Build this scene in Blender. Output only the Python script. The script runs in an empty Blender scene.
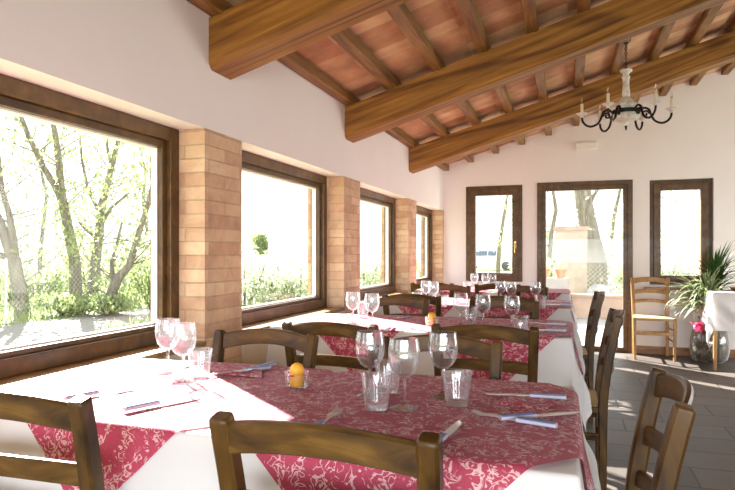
import bpy, bmesh, math, random
from mathutils import Vector, Matrix, Euler
random.seed(7)
scene = bpy.context.scene
C = scene.collection
PI = math.pi

# ------------------------------------------------------------------ camera, world, sun, exposure
EYE = 1.15; FPX = 600.0; YAW = math.atan(200.0 / 600.0); HOR = 253.0
SN, CS = math.sin(YAW), math.cos(YAW)
cam = bpy.data.cameras.new('camera'); cam_o = bpy.data.objects.new('camera', cam); C.objects.link(cam_o)
cam_o.location = (0, 0, EYE); cam_o.rotation_euler = (PI / 2, 0, YAW)
cam.sensor_width = 36.0; cam.lens = FPX / 735.0 * 36.0
cam.shift_y = (HOR - 245.0) / 735.0; cam.clip_start = 0.05; cam.clip_end = 400
scene.camera = cam_o

world = bpy.data.worlds.new('daylight'); scene.world = world; world.use_nodes = True
wb = world.node_tree.nodes['Background']; wb.inputs[0].default_value = (0.93, 0.96, 1.0, 1); wb.inputs[1].default_value = 2.3

SUN_AZ = (0.772, -0.636); SUN_EL = math.radians(30)
sd = Vector((SUN_AZ[0] * math.cos(SUN_EL), SUN_AZ[1] * math.cos(SUN_EL), -math.sin(SUN_EL)))
sun = bpy.data.lights.new('sun', 'SUN'); sun.energy = 38.0; sun.angle = math.radians(0.6); sun.color = (1.0, 0.965, 0.92)
sun_o = bpy.data.objects.new('sun', sun); C.objects.link(sun_o)
sun_o.rotation_euler = sd.to_track_quat('-Z', 'Y').to_euler()

def area(name, loc, rot, sx, sy, power, col, portal=False):
    l = bpy.data.lights.new(name, 'AREA'); l.shape = 'RECTANGLE'; l.size = sx; l.size_y = sy; l.energy = power; l.color = col
    o = bpy.data.objects.new(name, l); C.objects.link(o); o.location = loc; o.rotation_euler = rot
    if portal: l.cycles.is_portal = True
    return o
# added fill lamp, out of view in the opening behind the camera
area('rear_fill_light', (1.2, -2.8, 1.2), (PI / 2 - math.radians(66), 0, 0), 4.6, 1.6, 300, (0.95, 0.97, 1.0))

area('side_fill_light', (4.2 - .1, 6.0, 1.2), (PI / 2, 0, PI / 2), 2.4, 1.8, 65, (1.0, 0.98, 0.96))  # added fill lamp on the unseen right side, brightens the left wall

vs = scene.view_settings
scene.display_settings.display_device = 'sRGB'
vs.view_transform = 'Standard'; vs.look = 'None'; vs.exposure = 0.36; vs.gamma = 1.0; vs.use_curve_mapping = False
scene.cycles.max_bounces = 10; scene.cycles.diffuse_bounces = 5; scene.cycles.transparent_max_bounces = 24
scene.cycles.transmission_bounces = 10; scene.cycles.glossy_bounces = 4
scene.cycles.sample_clamp_indirect = 8.0
scene.cycles.caustics_reflective = False; scene.cycles.caustics_refractive = False

def at(px, py, z):
    """point of the place seen at pixel px, py of a 735x490 picture and standing at height z"""
    u = (px - 367.5) / FPX; v = (HOR - py) / FPX; d = (z - EYE) / v
    return Vector(((-SN + u * CS) * d, (CS + u * SN) * d, z))
def far(px, py, d):
    u = (px - 367.5) / FPX; v = (HOR - py) / FPX
    return Vector(((-SN + u * CS) * d, (CS + u * SN) * d, EYE + v * d))

# ------------------------------------------------------------------ materials
def new_mat(name):
    m = bpy.data.materials.new(name); m.use_nodes = True
    nt = m.node_tree; b = nt.nodes['Principled BSDF']
    return m, nt, b
def N(nt, t, **kw):
    n = nt.nodes.new(t)
    for k, v in kw.items(): setattr(n, k, v)
    return n
def L(nt, a, b): nt.links.new(a, b)
def coords(nt, scale=(1, 1, 1), which='Object', rot=(0, 0, 0)):
    tc = N(nt, 'ShaderNodeTexCoord'); mp = N(nt, 'ShaderNodeMapping')
    mp.inputs['Scale'].default_value = scale; mp.inputs['Rotation'].default_value = rot
    L(nt, tc.outputs[which], mp.inputs[0]); return mp.outputs[0]
def ramp(nt, fac, stops):
    r = N(nt, 'ShaderNodeValToRGB'); e = r.color_ramp.elements
    while len(e) < len(stops): e.new(0.5)
    for i, (p, c) in enumerate(stops): e[i].position = p; e[i].color = (*c, 1) if len(c) == 3 else c
    L(nt, fac, r.inputs[0]); return r.outputs[0]
def noise(nt, vec, scale, detail=3, dist=0.0, rough=0.5):
    n = N(nt, 'ShaderNodeTexNoise'); n.inputs['Scale'].default_value = scale; n.inputs['Detail'].default_value = detail
    n.inputs['Distortion'].default_value = dist; n.inputs['Roughness'].default_value = rough
    L(nt, vec, n.inputs['Vector']); return n.outputs['Fac']
def bump(nt, b, h, strength=0.2, dist=0.01):
    n = N(nt, 'ShaderNodeBump'); n.inputs['Strength'].default_value = strength; n.inputs['Distance'].default_value = dist
    L(nt, h, n.inputs['Height']); L(nt, n.outputs[0], b.inputs['Normal'])
def setp(b, **kw):
    for k, v in kw.items(): b.inputs[k.replace('_', ' ')].default_value = v
def plain(name, col, rough=0.5, metal=0.0, spec=0.5, var=0.08, scale=12, bmp=0.05):
    m, nt, b = new_mat(name)
    v = coords(nt); n = noise(nt, v, scale, 4)
    L(nt, ramp(nt, n, [(0.3, tuple(c * (1 - var) for c in col)), (0.7, tuple(min(1, c * (1 + var)) for c in col))]), b.inputs['Base Color'])
    setp(b, Roughness=rough, Metallic=metal); b.inputs['Specular IOR Level'].default_value = spec
    if bmp: bump(nt, b, n, bmp, 0.004)
    return m
def wood(name, dark, mid, light, scale=(1, 14, 14), rough=0.42, s=2.2, bmp=0.15, spec=0.5, coat=0.0, ring=0.30, lines=0.10):
    m, nt, b = new_mat(name)
    v = coords(nt, scale)
    n1 = noise(nt, v, s, 6, 1.2, 0.6); v2 = coords(nt, tuple(q * 0.35 for q in scale)); n2 = noise(nt, v2, s, 3, 2.0)
    wv = N(nt, 'ShaderNodeTexWave'); wv.inputs['Scale'].default_value = 0.9; wv.inputs['Distortion'].default_value = 9; wv.inputs['Detail'].default_value = 3
    wv.bands_direction = 'Z' if scale[2] >= scale[0] else 'X'; L(nt, v2, wv.inputs['Vector'])
    mx = N(nt, 'ShaderNodeMix'); mx.data_type = 'FLOAT'; mx.inputs[0].default_value = 0.10
    L(nt, n1, mx.inputs[2]); L(nt, wv.outputs['Fac'], mx.inputs[3])
    mx2 = N(nt, 'ShaderNodeMix'); mx2.data_type = 'FLOAT'; mx2.inputs[0].default_value = 0.4
    L(nt, mx.outputs[0], mx2.inputs[2]); L(nt, n2, mx2.inputs[3])
    cg = coords(nt, tuple(q * ring for q in scale)); n3 = noise(nt, cg, 1.0, 2, 0.6)      # growth rings as contour lines
    k1 = N(nt, 'ShaderNodeMath', operation='MULTIPLY'); L(nt, n3, k1.inputs[0]); k1.inputs[1].default_value = 75
    k2 = N(nt, 'ShaderNodeMath', operation='SINE'); L(nt, k1.outputs[0], k2.inputs[0])
    k3 = N(nt, 'ShaderNodeMapRange'); L(nt, k2.outputs[0], k3.inputs[0]); k3.inputs[1].default_value = .35; k3.inputs[2].default_value = 1.0; k3.inputs[4].default_value = -lines
    k4 = N(nt, 'ShaderNodeMath', operation='ADD'); L(nt, mx2.outputs[0], k4.inputs[0]); L(nt, k3.outputs[0], k4.inputs[1])
    L(nt, ramp(nt, k4.outputs[0], [(0.28, dark), (0.5, mid), (0.66, light)]), b.inputs['Base Color'])
    setp(b, Roughness=rough); b.inputs['Specular IOR Level'].default_value = spec; b.inputs['Coat Weight'].default_value = coat
    bump(nt, b, n1, bmp, 0.004)
    return m

M = {}
M['plaster'] = plain('wall_plaster', (0.83, 0.79, 0.765), 0.9, var=0.015, scale=3, bmp=0.08)
M['white_plaster'] = plain('white_plaster', (0.86, 0.83, 0.79), 0.9, var=0.015, scale=3, bmp=0.05)
M['cream'] = plain('cream_panel', (0.72, 0.62, 0.47), 0.7, var=0.03)
M['beam'] = wood('beam_wood', (0.12, 0.043, 0.006), (0.31, 0.140, 0.023), (0.47, 0.235, 0.050), (0.7, 13, 13), 0.55, 2.4, 0.35, 0.4, 0, 0.22, 0.16)
M['rafter'] = wood('rafter_wood', (0.10, 0.042, 0.010), (0.24, 0.112, 0.027), (0.36, 0.185, 0.052), (9, 1.0, 9), 0.55, 2.4, 0.3)
M['frame'] = wood('window_frame_wood', (0.055, 0.027, 0.008), (0.100, 0.050, 0.013), (0.155, 0.080, 0.022), (5, 5, 5), 0.4, 3, 0.05, 0.4, 0.05)
M['chair'] = wood('chair_walnut', (0.030, 0.013, 0.002), (0.092, 0.044, 0.007), (0.18, 0.095, 0.017), (9, 9, 2.5), 0.42, 2.0, 0.1, 0.3, 0.03)
M['chair_rail'] = wood('chair_walnut_rail', (0.030, 0.013, 0.002), (0.092, 0.044, 0.007), (0.18, 0.095, 0.017), (2.5, 12, 12), 0.42, 2.0, 0.1, 0.3, 0.03)
M['pale_chair'] = wood('honey_chair_wood', (0.26, 0.13, 0.035), (0.42, 0.23, 0.075), (0.52, 0.30, 0.11), (8, 8, 1.5), 0.35, 2.0, 0.1)
M['black'] = plain('wrought_iron', (0.018, 0.015, 0.013), 0.45, 0.6, bmp=0.2)
M['ivory'] = plain('distressed_ivory_paint', (0.70, 0.67, 0.60), 0.6, var=0.22, scale=45, bmp=0.2)
M['brass'] = plain('brass', (0.75, 0.50, 0.18), 0.25, 1.0, bmp=0)
M['steel'] = plain('cutlery_steel', (0.72, 0.71, 0.70), 0.28, 0.75, var=0.02, bmp=0)
M['blue_handle'] = plain('blue_handle', (0.10, 0.13, 0.36), 0.3, bmp=0)
M['pearl_handle'] = plain('pearl_handle_edge', (0.50, 0.52, 0.62), 0.3, bmp=0)
M['orange'] = plain('orange_wax', (0.95, 0.47, 0.04), 0.45, var=0.1, scale=60, bmp=0.1)
M['plastic_white'] = plain('white_plastic', (0.85, 0.82, 0.75), 0.5, bmp=0)
M['candle'] = plain('candle_sleeve', (0.84, 0.74, 0.54), 0.5, bmp=0)

def cloth_white():
    m, nt, b = new_mat('white_linen')
    v = coords(nt); n = noise(nt, v, 260, 2); n2 = noise(nt, v, 5, 3)
    b.inputs['Base Color'].default_value = (0.87, 0.87, 0.88, 1); setp(b, Roughness=0.85)
    tr = N(nt, 'ShaderNodeBsdfTranslucent'); tr.inputs[0].default_value = (0.88, 0.87, 0.85, 1)
    mx = N(nt, 'ShaderNodeMixShader'); mx.inputs[0].default_value = 0.28
    L(nt, b.outputs[0], mx.inputs[1]); L(nt, tr.outputs[0], mx.inputs[2])
    L(nt, mx.outputs[0], nt.nodes['Material Output'].inputs['Surface'])
    bump(nt, b, n2, 0.25, 0.01)
    return m
M['linen'] = cloth_white()

def damask():
    m, nt, b = new_mat('crimson_damask')
    v = coords(nt)
    # curly petals: thin bands of a distorted noise, cut to pieces by a second one
    n1 = noise(nt, v, 40, 1.5, 1.8, 0.45); n2 = noise(nt, v, 30, 1.0, 1.0); n3 = noise(nt, v, 420, 2)
    def band(x, c, w):
        a = N(nt, 'ShaderNodeMath', operation='SUBTRACT'); L(nt, x, a.inputs[0]); a.inputs[1].default_value = c
        q = N(nt, 'ShaderNodeMath', operation='ABSOLUTE'); L(nt, a.outputs[0], q.inputs[0])
        g = N(nt, 'ShaderNodeMapRange'); L(nt, q.outputs[0], g.inputs[0])
        g.inputs[1].default_value = w; g.inputs[2].default_value = w * 0.45; g.inputs[3].default_value = 0; g.inputs[4].default_value = 1
        return g.outputs[0]
    b1 = band(n1, 0.5, 0.062)
    mk = N(nt, 'ShaderNodeMapRange'); L(nt, n2, mk.inputs[0]); mk.inputs[1].default_value = 0.45; mk.inputs[2].default_value = 0.52
    mu = N(nt, 'ShaderNodeMath', operation='MULTIPLY'); L(nt, b1, mu.inputs[0]); L(nt, mk.outputs[0], mu.inputs[1])
    mu2 = N(nt, 'ShaderNodeMath', operation='MULTIPLY'); L(nt, mu.outputs[0], mu2.inputs[0]); mu2.inputs[1].default_value = 0.72
    base = ramp(nt, n3, [(0.3, (0.44, 0.050, 0.100)), (0.7, (0.56, 0.085, 0.150))])
    mc = N(nt, 'ShaderNodeMix'); mc.data_type = 'RGBA'; L(nt, mu2.outputs[0], mc.inputs[0]); L(nt, base, mc.inputs[6]); mc.inputs[7].default_value = (0.93, 0.74, 0.72, 1)
    L(nt, mc.outputs[2], b.inputs['Base Color']); setp(b, Roughness=0.6); b.inputs['Specular IOR Level'].default_value = 0.25
    b.inputs['Sheen Weight'].default_value = 0.12; b.inputs['Sheen Roughness'].default_value = 0.4
    tr = N(nt, 'ShaderNodeBsdfTranslucent'); L(nt, mc.outputs[2], tr.inputs[0])
    mx = N(nt, 'ShaderNodeMixShader'); mx.inputs[0].default_value = 0.25
    L(nt, b.outputs[0], mx.inputs[1]); L(nt, tr.outputs[0], mx.inputs[2])
    L(nt, mx.outputs[0], nt.nodes['Material Output'].inputs['Surface'])
    n4 = noise(nt, v, 4, 3); bump(nt, b, n4, 0.2, 0.01)
    return m
M['damask'] = damask()

def brick():
    m, nt, b = new_mat('tan_brick')
    tc = N(nt, 'ShaderNodeTexCoord'); sx = N(nt, 'ShaderNodeSeparateXYZ'); L(nt, tc.outputs['Object'], sx.inputs[0])
    ad = N(nt, 'ShaderNodeMath', operation='ADD'); L(nt, sx.outputs[0], ad.inputs[0]); L(nt, sx.outputs[1], ad.inputs[1])
    cb = N(nt, 'ShaderNodeCombineXYZ'); L(nt, ad.outputs[0], cb.inputs[0]); L(nt, sx.outputs[2], cb.inputs[1])
    br = N(nt, 'ShaderNodeTexBrick'); L(nt, cb.outputs[0], br.inputs['Vector'])
    br.inputs['Scale'].default_value = 1; br.inputs['Brick Width'].default_value = 0.26; br.inputs['Row Height'].default_value = 0.060
    br.inputs['Mortar Size'].default_value = 0.0028; br.inputs['Mortar Smooth'].default_value = 0.3
    br.inputs['Color1'].default_value = (0.50, 0.305, 0.19, 1); br.inputs['Color2'].default_value = (0.70, 0.51, 0.34, 1); br.inputs['Mortar'].default_value = (0.52, 0.37, 0.25, 1)
    n = noise(nt, tc.outputs['Object'], 9, 6, 0.6, 0.65)
    mx = N(nt, 'ShaderNodeMix'); mx.data_type = 'RGBA'; mx.blend_type = 'OVERLAY'; mx.inputs[0].default_value = 0.75
    L(nt, br.outputs['Color'], mx.inputs[6]); L(nt, ramp(nt, n, [(0.3, (0.38, 0.36, 0.34)), (0.7, (0.66, 0.64, 0.62))]), mx.inputs[7])
    L(nt, mx.outputs[2], b.inputs['Base Color']); setp(b, Roughness=0.85)
    inv = N(nt, 'ShaderNodeMath', operation='SUBTRACT'); inv.inputs[0].default_value = 1; L(nt, br.outputs['Fac'], inv.inputs[1])
    ah = N(nt, 'ShaderNodeMath', operation='ADD'); L(nt, inv.outputs[0], ah.inputs[0]); L(nt, n, ah.inputs[1])
    bump(nt, b, ah.outputs[0], 0.9, 0.012)
    return m
M['brick'] = brick()

def brick_grid(name, w, h, off, c1, c2, mort, ms, rough, swap=False, var=0.4, spec=0.5, bs=0.4, squash=1.0):
    m, nt, b = new_mat(name)
    tc = N(nt, 'ShaderNodeTexCoord'); vec = tc.outputs['Object']
    br = N(nt, 'ShaderNodeTexBrick'); L(nt, vec, br.inputs['Vector']); br.offset = off
    br.inputs['Scale'].default_value = 1; br.inputs['Brick Width'].default_value = w; br.inputs['Row Height'].default_value = h
    br.inputs['Mortar Size'].default_value = ms; br.inputs['Mortar Smooth'].default_value = 0.2
    br.inputs['Color1'].default_value = (*c1, 1); br.inputs['Color2'].default_value = (*c2, 1); br.inputs['Mortar'].default_value = (*mort, 1)
    n = noise(nt, vec, 7, 5)
    mx = N(nt, 'ShaderNodeMix'); mx.data_type = 'RGBA'; mx.blend_type = 'OVERLAY'; mx.inputs[0].default_value = var
    L(nt, br.outputs['Color'], mx.inputs[6]); L(nt, ramp(nt, n, [(0.3, (0.36, 0.36, 0.36)), (0.7, (0.66, 0.66, 0.66))]), mx.inputs[7])
    L(nt, mx.outputs[2], b.inputs['Base Color']); setp(b, Roughness=rough); b.inputs['Specular IOR Level'].default_value = spec
    inv = N(nt, 'ShaderNodeMath', operation='SUBTRACT'); inv.inputs[0].default_value = 1; L(nt, br.outputs['Fac'], inv.inputs[1])
    ah = N(nt, 'ShaderNodeMath', operation='MULTIPLY_ADD'); L(nt, n, ah.inputs[0]); ah.inputs[1].default_value = 0.6; L(nt, inv.outputs[0], ah.inputs[2])
    bump(nt, b, ah.outputs[0], bs, 0.005)
    return m
M['floor'] = brick_grid('floor_tiles', 0.62, 0.30, 0.42, (0.066, 0.053, 0.044), (0.105, 0.084, 0.069), (0.014, 0.010, 0.008), 0.007, 0.5)
M['pianelle'] = brick_grid('terracotta_ceiling_tiles', 0.62, 0.15, 0.0, (0.40, 0.17, 0.075), (0.66, 0.42, 0.23), (0.50, 0.33, 0.20), 0.0035, 0.85, var=0.8)
M['lowwall'] = brick_grid('garden_wall_brick', 0.5, 0.12, 0.5, (0.27, 0.19, 0.145), (0.36, 0.27, 0.21), (0.36, 0.30, 0.25), 0.008, 0.9)

def thin_glass(name, tint=(0.97, 0.98, 0.98), refl=1.0, rough=0.0, base=0.04, rim_highlight=0.0):
    m, nt, b = new_mat(name); nt.nodes.remove(b)
    t = N(nt, 'ShaderNodeBsdfTransparent'); t.inputs[0].default_value = (*tint, 1)
    g = N(nt, 'ShaderNodeBsdfGlossy'); g.inputs['Roughness'].default_value = rough
    f = N(nt, 'ShaderNodeLayerWeight'); f.inputs[0].default_value = 0.5
    p = N(nt, 'ShaderNodeMath', operation='POWER'); L(nt, f.outputs['Facing'], p.inputs[0]); p.inputs[1].default_value = 3.5
    q = N(nt, 'ShaderNodeMath', operation='MULTIPLY_ADD'); L(nt, p.outputs[0], q.inputs[0]); q.inputs[1].default_value = 0.75 * refl; q.inputs[2].default_value = base
    q.use_clamp = True
    mx = N(nt, 'ShaderNodeMixShader'); L(nt, q.outputs[0], mx.inputs[0]); L(nt, t.outputs[0], mx.inputs[1]); L(nt, g.outputs[0], mx.inputs[2])
    if rim_highlight:  # white scatter mixed in, strongest at edges, standing in for bright rim highlights
        df = N(nt, 'ShaderNodeBsdfDiffuse'); df.inputs[0].default_value = (.95, .95, .97, 1); tl = N(nt, 'ShaderNodeBsdfTranslucent'); tl.inputs[0].default_value = (.95, .95, .97, 1)
        h = N(nt, 'ShaderNodeMixShader'); h.inputs[0].default_value = 0.5; L(nt, df.outputs[0], h.inputs[1]); L(nt, tl.outputs[0], h.inputs[2])
        p2 = N(nt, 'ShaderNodeMath', operation='POWER'); L(nt, f.outputs['Facing'], p2.inputs[0]); p2.inputs[1].default_value = 4
        q2 = N(nt, 'ShaderNodeMath', operation='MULTIPLY_ADD'); L(nt, p2.outputs[0], q2.inputs[0]); q2.inputs[1].default_value = rim_highlight * 20; q2.inputs[2].default_value = rim_highlight; q2.use_clamp = True
        m3 = N(nt, 'ShaderNodeMixShader'); L(nt, q2.outputs[0], m3.inputs[0]); L(nt, mx.outputs[0], m3.inputs[1]); L(nt, h.outputs[0], m3.inputs[2]); mx = m3
    L(nt, mx.outputs[0], nt.nodes['Material Output'].inputs['Surface'])
    return m
M['pane'] = thin_glass('window_glass', (0.98, 0.99, 0.99), 0.4, 0.0, 0.009)
M['glass'] = thin_glass('drinking_glass', (0.975, 0.98, 0.99), 1.0, 0.03, 0.10, 0.02)
M['vase_glass'] = thin_glass('smoky_vase_glass', (0.80, 0.81, 0.76), 1.0, 0.05, 0.12, 0.06)
def solid_glass():
    m, nt, b = new_mat('solid_glass'); b.inputs['Base Color'].default_value = (0.97, 0.98, 1, 1)
    setp(b, Roughness=0.02, IOR=1.45); b.inputs['Transmission Weight'].default_value = 1.0
    t = N(nt, 'ShaderNodeBsdfTransparent'); t.inputs[0].default_value = (0.95, 0.95, 0.97, 1)
    mx = N(nt, 'ShaderNodeMixShader'); mx.inputs[0].default_value = 0.45
    L(nt, b.outputs[0], mx.inputs[1]); L(nt, t.outputs[0], mx.inputs[2]); L(nt, mx.outputs[0], nt.nodes['Material Output'].inputs['Surface'])
    return m
M['solid_glass'] = solid_glass()

def leafmat(name, c1, c2, trans=0.45):
    m, nt, b = new_mat(name)
    v = coords(nt); n = noise(nt, v, 2.5, 2); n2 = noise(nt, v, 30, 2)
    ad = N(nt, 'ShaderNodeMath', operation='ADD'); L(nt, n, ad.inputs[0]); L(nt, n2, ad.inputs[1])
    hf = N(nt, 'ShaderNodeMath', operation='MULTIPLY'); L(nt, ad.outputs[0], hf.inputs[0]); hf.inputs[1].default_value = 0.5
    c = ramp(nt, hf.outputs[0], [(0.35, c1), (0.65, c2)]); L(nt, c, b.inputs['Base Color']); setp(b, Roughness=0.5)
    tr = N(nt, 'ShaderNodeBsdfTranslucent'); L(nt, c, tr.inputs[0])
    mx = N(nt, 'ShaderNodeMixShader'); mx.inputs[0].default_value = trans
    L(nt, b.outputs[0], mx.inputs[1]); L(nt, tr.outputs[0], mx.inputs[2]); L(nt, mx.outputs[0], nt.nodes['Material Output'].inputs['Surface'])
    return m
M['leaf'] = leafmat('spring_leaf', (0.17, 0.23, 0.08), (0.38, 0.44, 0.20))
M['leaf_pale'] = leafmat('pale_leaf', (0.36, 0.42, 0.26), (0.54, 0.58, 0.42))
M['leaf_dark'] = leafmat('palm_leaf', (0.025, 0.07, 0.015), (0.07, 0.15, 0.03), 0.2)
M['leaf_cream'] = leafmat('variegated_leaf', (0.22, 0.30, 0.10), (0.52, 0.54, 0.36), 0.3)
M['bark'] = wood('bark', (0.10, 0.085, 0.065), (0.19, 0.165, 0.13), (0.32, 0.29, 0.24), (6, 6, 1.5), 0.9, 3, 0.8)
def ground_mat():
    m, nt, b = new_mat('grassy_ground'); v = coords(nt)
    n = noise(nt, v, 0.8, 6, 0.5, 0.65); n2 = noise(nt, v, 9, 5, 0, 0.7)
    c = ramp(nt, n, [(0.40, (0.10, 0.15, 0.04)), (0.52, (0.22, 0.24, 0.12)), (0.60, (0.42, 0.38, 0.30))])
    mx = N(nt, 'ShaderNodeMix'); mx.data_type = 'RGBA'; mx.blend_type = 'OVERLAY'; mx.inputs[0].default_value = 0.7
    L(nt, c, mx.inputs[6]); L(nt, ramp(nt, n2, [(0.3, (0.3, 0.3, 0.3)), (0.7, (0.75, 0.75, 0.75))]), mx.inputs[7])
    L(nt, mx.outputs[2], b.inputs['Base Color']); setp(b, Roughness=0.95); bump(nt, b, n2, 0.8, 0.05); return m
M['ground'] = ground_mat()
M['gravel'] = plain('pale_gravel', (0.20, 0.185, 0.16), 0.95, var=0.35, scale=25, bmp=0.6)
M['terrace'] = plain('pale_terrace', (0.27, 0.255, 0.235), 0.8, var=0.06, scale=6, bmp=0.1)
M['fence'] = plain('galvanised_wire', (0.55, 0.56, 0.55), 0.5, 0.3, bmp=0)
M['terracotta'] = plain('terracotta_pot', (0.55, 0.25, 0.15), 0.8, var=0.1)
M['pink'] = plain('pink_petal', (0.85, 0.08, 0.22), 0.5, var=0.15, scale=40)
M['stem_brown'] = plain('brown_stems', (0.16, 0.12, 0.07), 0.8, var=0.5, scale=30)
M['stone'] = plain('boulder_stone', (0.32, 0.32, 0.31), 0.9, var=0.3, scale=8, bmp=0.6)
M['carwhite'] = plain('car_paint_white', (0.8, 0.82, 0.84), 0.2, bmp=0, var=0.01)
M['carglass'] = plain('car_window', (0.10, 0.14, 0.20), 0.1, bmp=0)
M['rubber'] = plain('tyre_rubber', (0.10, 0.10, 0.105), 0.8)
def straw():
    m, nt, b = new_mat('woven_straw'); v = coords(nt, (1, 1, 1))
    wv = N(nt, 'ShaderNodeTexWave'); wv.inputs['Scale'].default_value = 38; wv.inputs['Distortion'].default_value = 1.5; wv.bands_direction = 'DIAGONAL'; L(nt, v, wv.inputs['Vector'])
    L(nt, ramp(nt, wv.outputs['Fac'], [(0.1, (0.30, 0.18, 0.07)), (0.6, (0.62, 0.45, 0.22))]), b.inputs['Base Color']); setp(b, Roughness=0.75)
    bump(nt, b, wv.outputs['Fac'], 0.6, 0.004); return m
M['straw'] = straw()
M['brown_wood'] = wood('plain_brown_wood', (0.16, 0.07, 0.02), (0.30, 0.15, 0.05), (0.38, 0.2, 0.07), (2, 8, 8), 0.4)

# ------------------------------------------------------------------ mesh helpers
def box(bm, x0, x1, y0, y1, z0, z1):
    v = [bm.verts.new((x, y, z)) for z in (z0, z1) for y in (y0, y1) for x in (x0, x1)]
    for f in ((0, 2, 3, 1), (4, 5, 7, 6), (0, 1, 5, 4), (2, 6, 7, 3), (0, 4, 6, 2), (1, 3, 7, 5)): bm.faces.new([v[i] for i in f])
def cbox(bm, c, s, rot=None):
    b2 = bmesh.new(); box(b2, -s[0] / 2, s[0] / 2, -s[1] / 2, s[1] / 2, -s[2] / 2, s[2] / 2)
    mt = Matrix.Translation(c) @ (rot.to_4x4() if rot else Matrix.Identity(4))
    merge(bm, b2, mt)
def merge(bm, b2, mt=None):
    me = bpy.data.meshes.new('tmp'); b2.to_mesh(me); b2.free()
    if mt is not None: me.transform(mt)
    bm.from_mesh(me); bpy.data.meshes.remove(me)
def prism_y(bm, poly, y0, y1):
    a = [bm.verts.new((x, y0, z)) for x, z in poly]; b = [bm.verts.new((x, y1, z)) for x, z in poly]
    n = len(poly); bm.faces.new(a); bm.faces.new(b[::-1])
    for i in range(n): bm.faces.new((a[i], b[i], b[(i + 1) % n], a[(i + 1) % n]))
def sweep(bm, pts, w, h, up=(0, 0, 1), ch=0.2, cap=True, sc=None):
    """chamfered rectangular section (w across, h along up) swept along pts"""
    pts = [Vector(p) for p in pts]; up = Vector(up); rings = []
    for i, p in enumerate(pts):
        t = (pts[min(i + 1, len(pts) - 1)] - pts[max(i - 1, 0)]).normalized()
        s = t.cross(up).normalized(); n = s.cross(t).normalized()
        k = sc[i] if sc else 1.0
        ww = (w[i] if isinstance(w, (list, tuple)) else w) * k / 2; hh = (h[i] if isinstance(h, (list, tuple)) else h) * k / 2
        c = min(ww, hh) * ch * 2
        prof = [(ww - c, -hh), (ww, -hh + c), (ww, hh - c), (ww - c, hh), (-ww + c, hh), (-ww, hh - c), (-ww, -hh + c), (-ww + c, -hh)]
        rings.append([bm.verts.new(p + s * a + n * b) for a, b in prof])
    for a, b in zip(rings, rings[1:]):
        for i in range(8): bm.faces.new((a[i], a[(i + 1) % 8], b[(i + 1) % 8], b[i]))
    if cap: bm.faces.new(rings[0][::-1]); bm.faces.new(rings[-1])
def tube(bm, pts, rad, seg=8, cap=True):
    pts = [Vector(p) for p in pts]; rings = []; ref = None
    for i, p in enumerate(pts):
        t = (pts[min(i + 1, len(pts) - 1)] - pts[max(i - 1, 0)]).normalized()
        if ref is None: ref = Vector((1, 0, 0)) if abs(t.x) < 0.8 else Vector((0, 1, 0))
        s = t.cross(ref).normalized(); n = s.cross(t).normalized(); ref = n
        # keep the frame turning smoothly along the path
        r = rad[i] if isinstance(rad, (list, tuple)) else rad
        rings.append([bm.verts.new(p + (n * math.cos(2 * PI * k / seg) + s * math.sin(2 * PI * k / seg)) * r) for k in range(seg)])
    for a, b in zip(rings, rings[1:]):
        for i in range(seg): bm.faces.new((a[i], a[(i + 1) % seg], b[(i + 1) % seg], b[i]))
    if cap: bm.faces.new(rings[0][::-1]); bm.faces.new(rings[-1])
def lathe(bm, prof, seg=24, c=(0, 0, 0), ribs=0, amp=0.0, ribz=(0, 1)):
    cx, cy, cz = c; rings = []
    for r, z in prof:
        if r < 1e-5: rings.append([bm.verts.new((cx, cy, cz + z))]); continue
        ring = []
        for k in range(seg):
            a = 2 * PI * k / seg; rr = r
            if ribs and ribz[0] <= z <= ribz[1]: rr = r * (1 + amp * math.cos(ribs * a))
            ring.append(bm.verts.new((cx + rr * math.cos(a), cy + rr * math.sin(a), cz + z)))
        rings.append(ring)
    for a, b in zip(rings, rings[1:]):
        if len(a) == 1 and len(b) == 1: continue
        for i in range(seg):
            j = (i + 1) % seg
            if len(a) == 1: bm.faces.new((a[0], b[j], b[i]))
            elif len(b) == 1: bm.faces.new((a[i], a[j], b[0]))
            else: bm.faces.new((a[i], a[j], b[j], b[i]))
def obj(name, bm, mat, parent=None, smooth=None, loc=None):
    me = bpy.data.meshes.new(name)
    bmesh.ops.recalc_face_normals(bm, faces=bm.faces)
    bm.to_mesh(me); bm.free()
    me.materials.append(M[mat] if isinstance(mat, str) else mat)
    if smooth is not None:
        for p in me.polygons: p.use_smooth = True
        me.set_sharp_from_angle(angle=math.radians(smooth))
    o = bpy.data.objects.new(name, me); C.objects.link(o)
    if parent: o.parent = parent
    if loc is not None: o.location = loc
    return o
def tag(o, label=None, cat=None, group=None, kind=None):
    if label: o['label'] = label
    if cat: o['category'] = cat
    if group: o['group'] = group
    if kind: o['kind'] = kind
    return o
def thing(name, label, cat, loc=(0, 0, 0), rz=0, group=None):
    o = bpy.data.objects.new(name, None); C.objects.link(o); o.location = loc; o.rotation_euler = (0, 0, rz); o.empty_display_size = 0.05
    return tag(o, label, cat, group)
def struct(o, label=None, cat=None): return tag(o, label, cat, None, 'structure')
def dup(root, loc, rz=0, label=None, group=None, scale=None):
    r = root.copy(); C.objects.link(r); r.location = loc; r.rotation_euler = (0, 0, rz)
    if label: r['label'] = label
    if group: r['group'] = group
    if scale: r.scale = (scale,) * 3
    for ch in list(root.children):
        c = ch.copy(); C.objects.link(c); c.parent = r
        for g in list(ch.children):
            d = g.copy(); C.objects.link(d); d.parent = c
    return r

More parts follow.
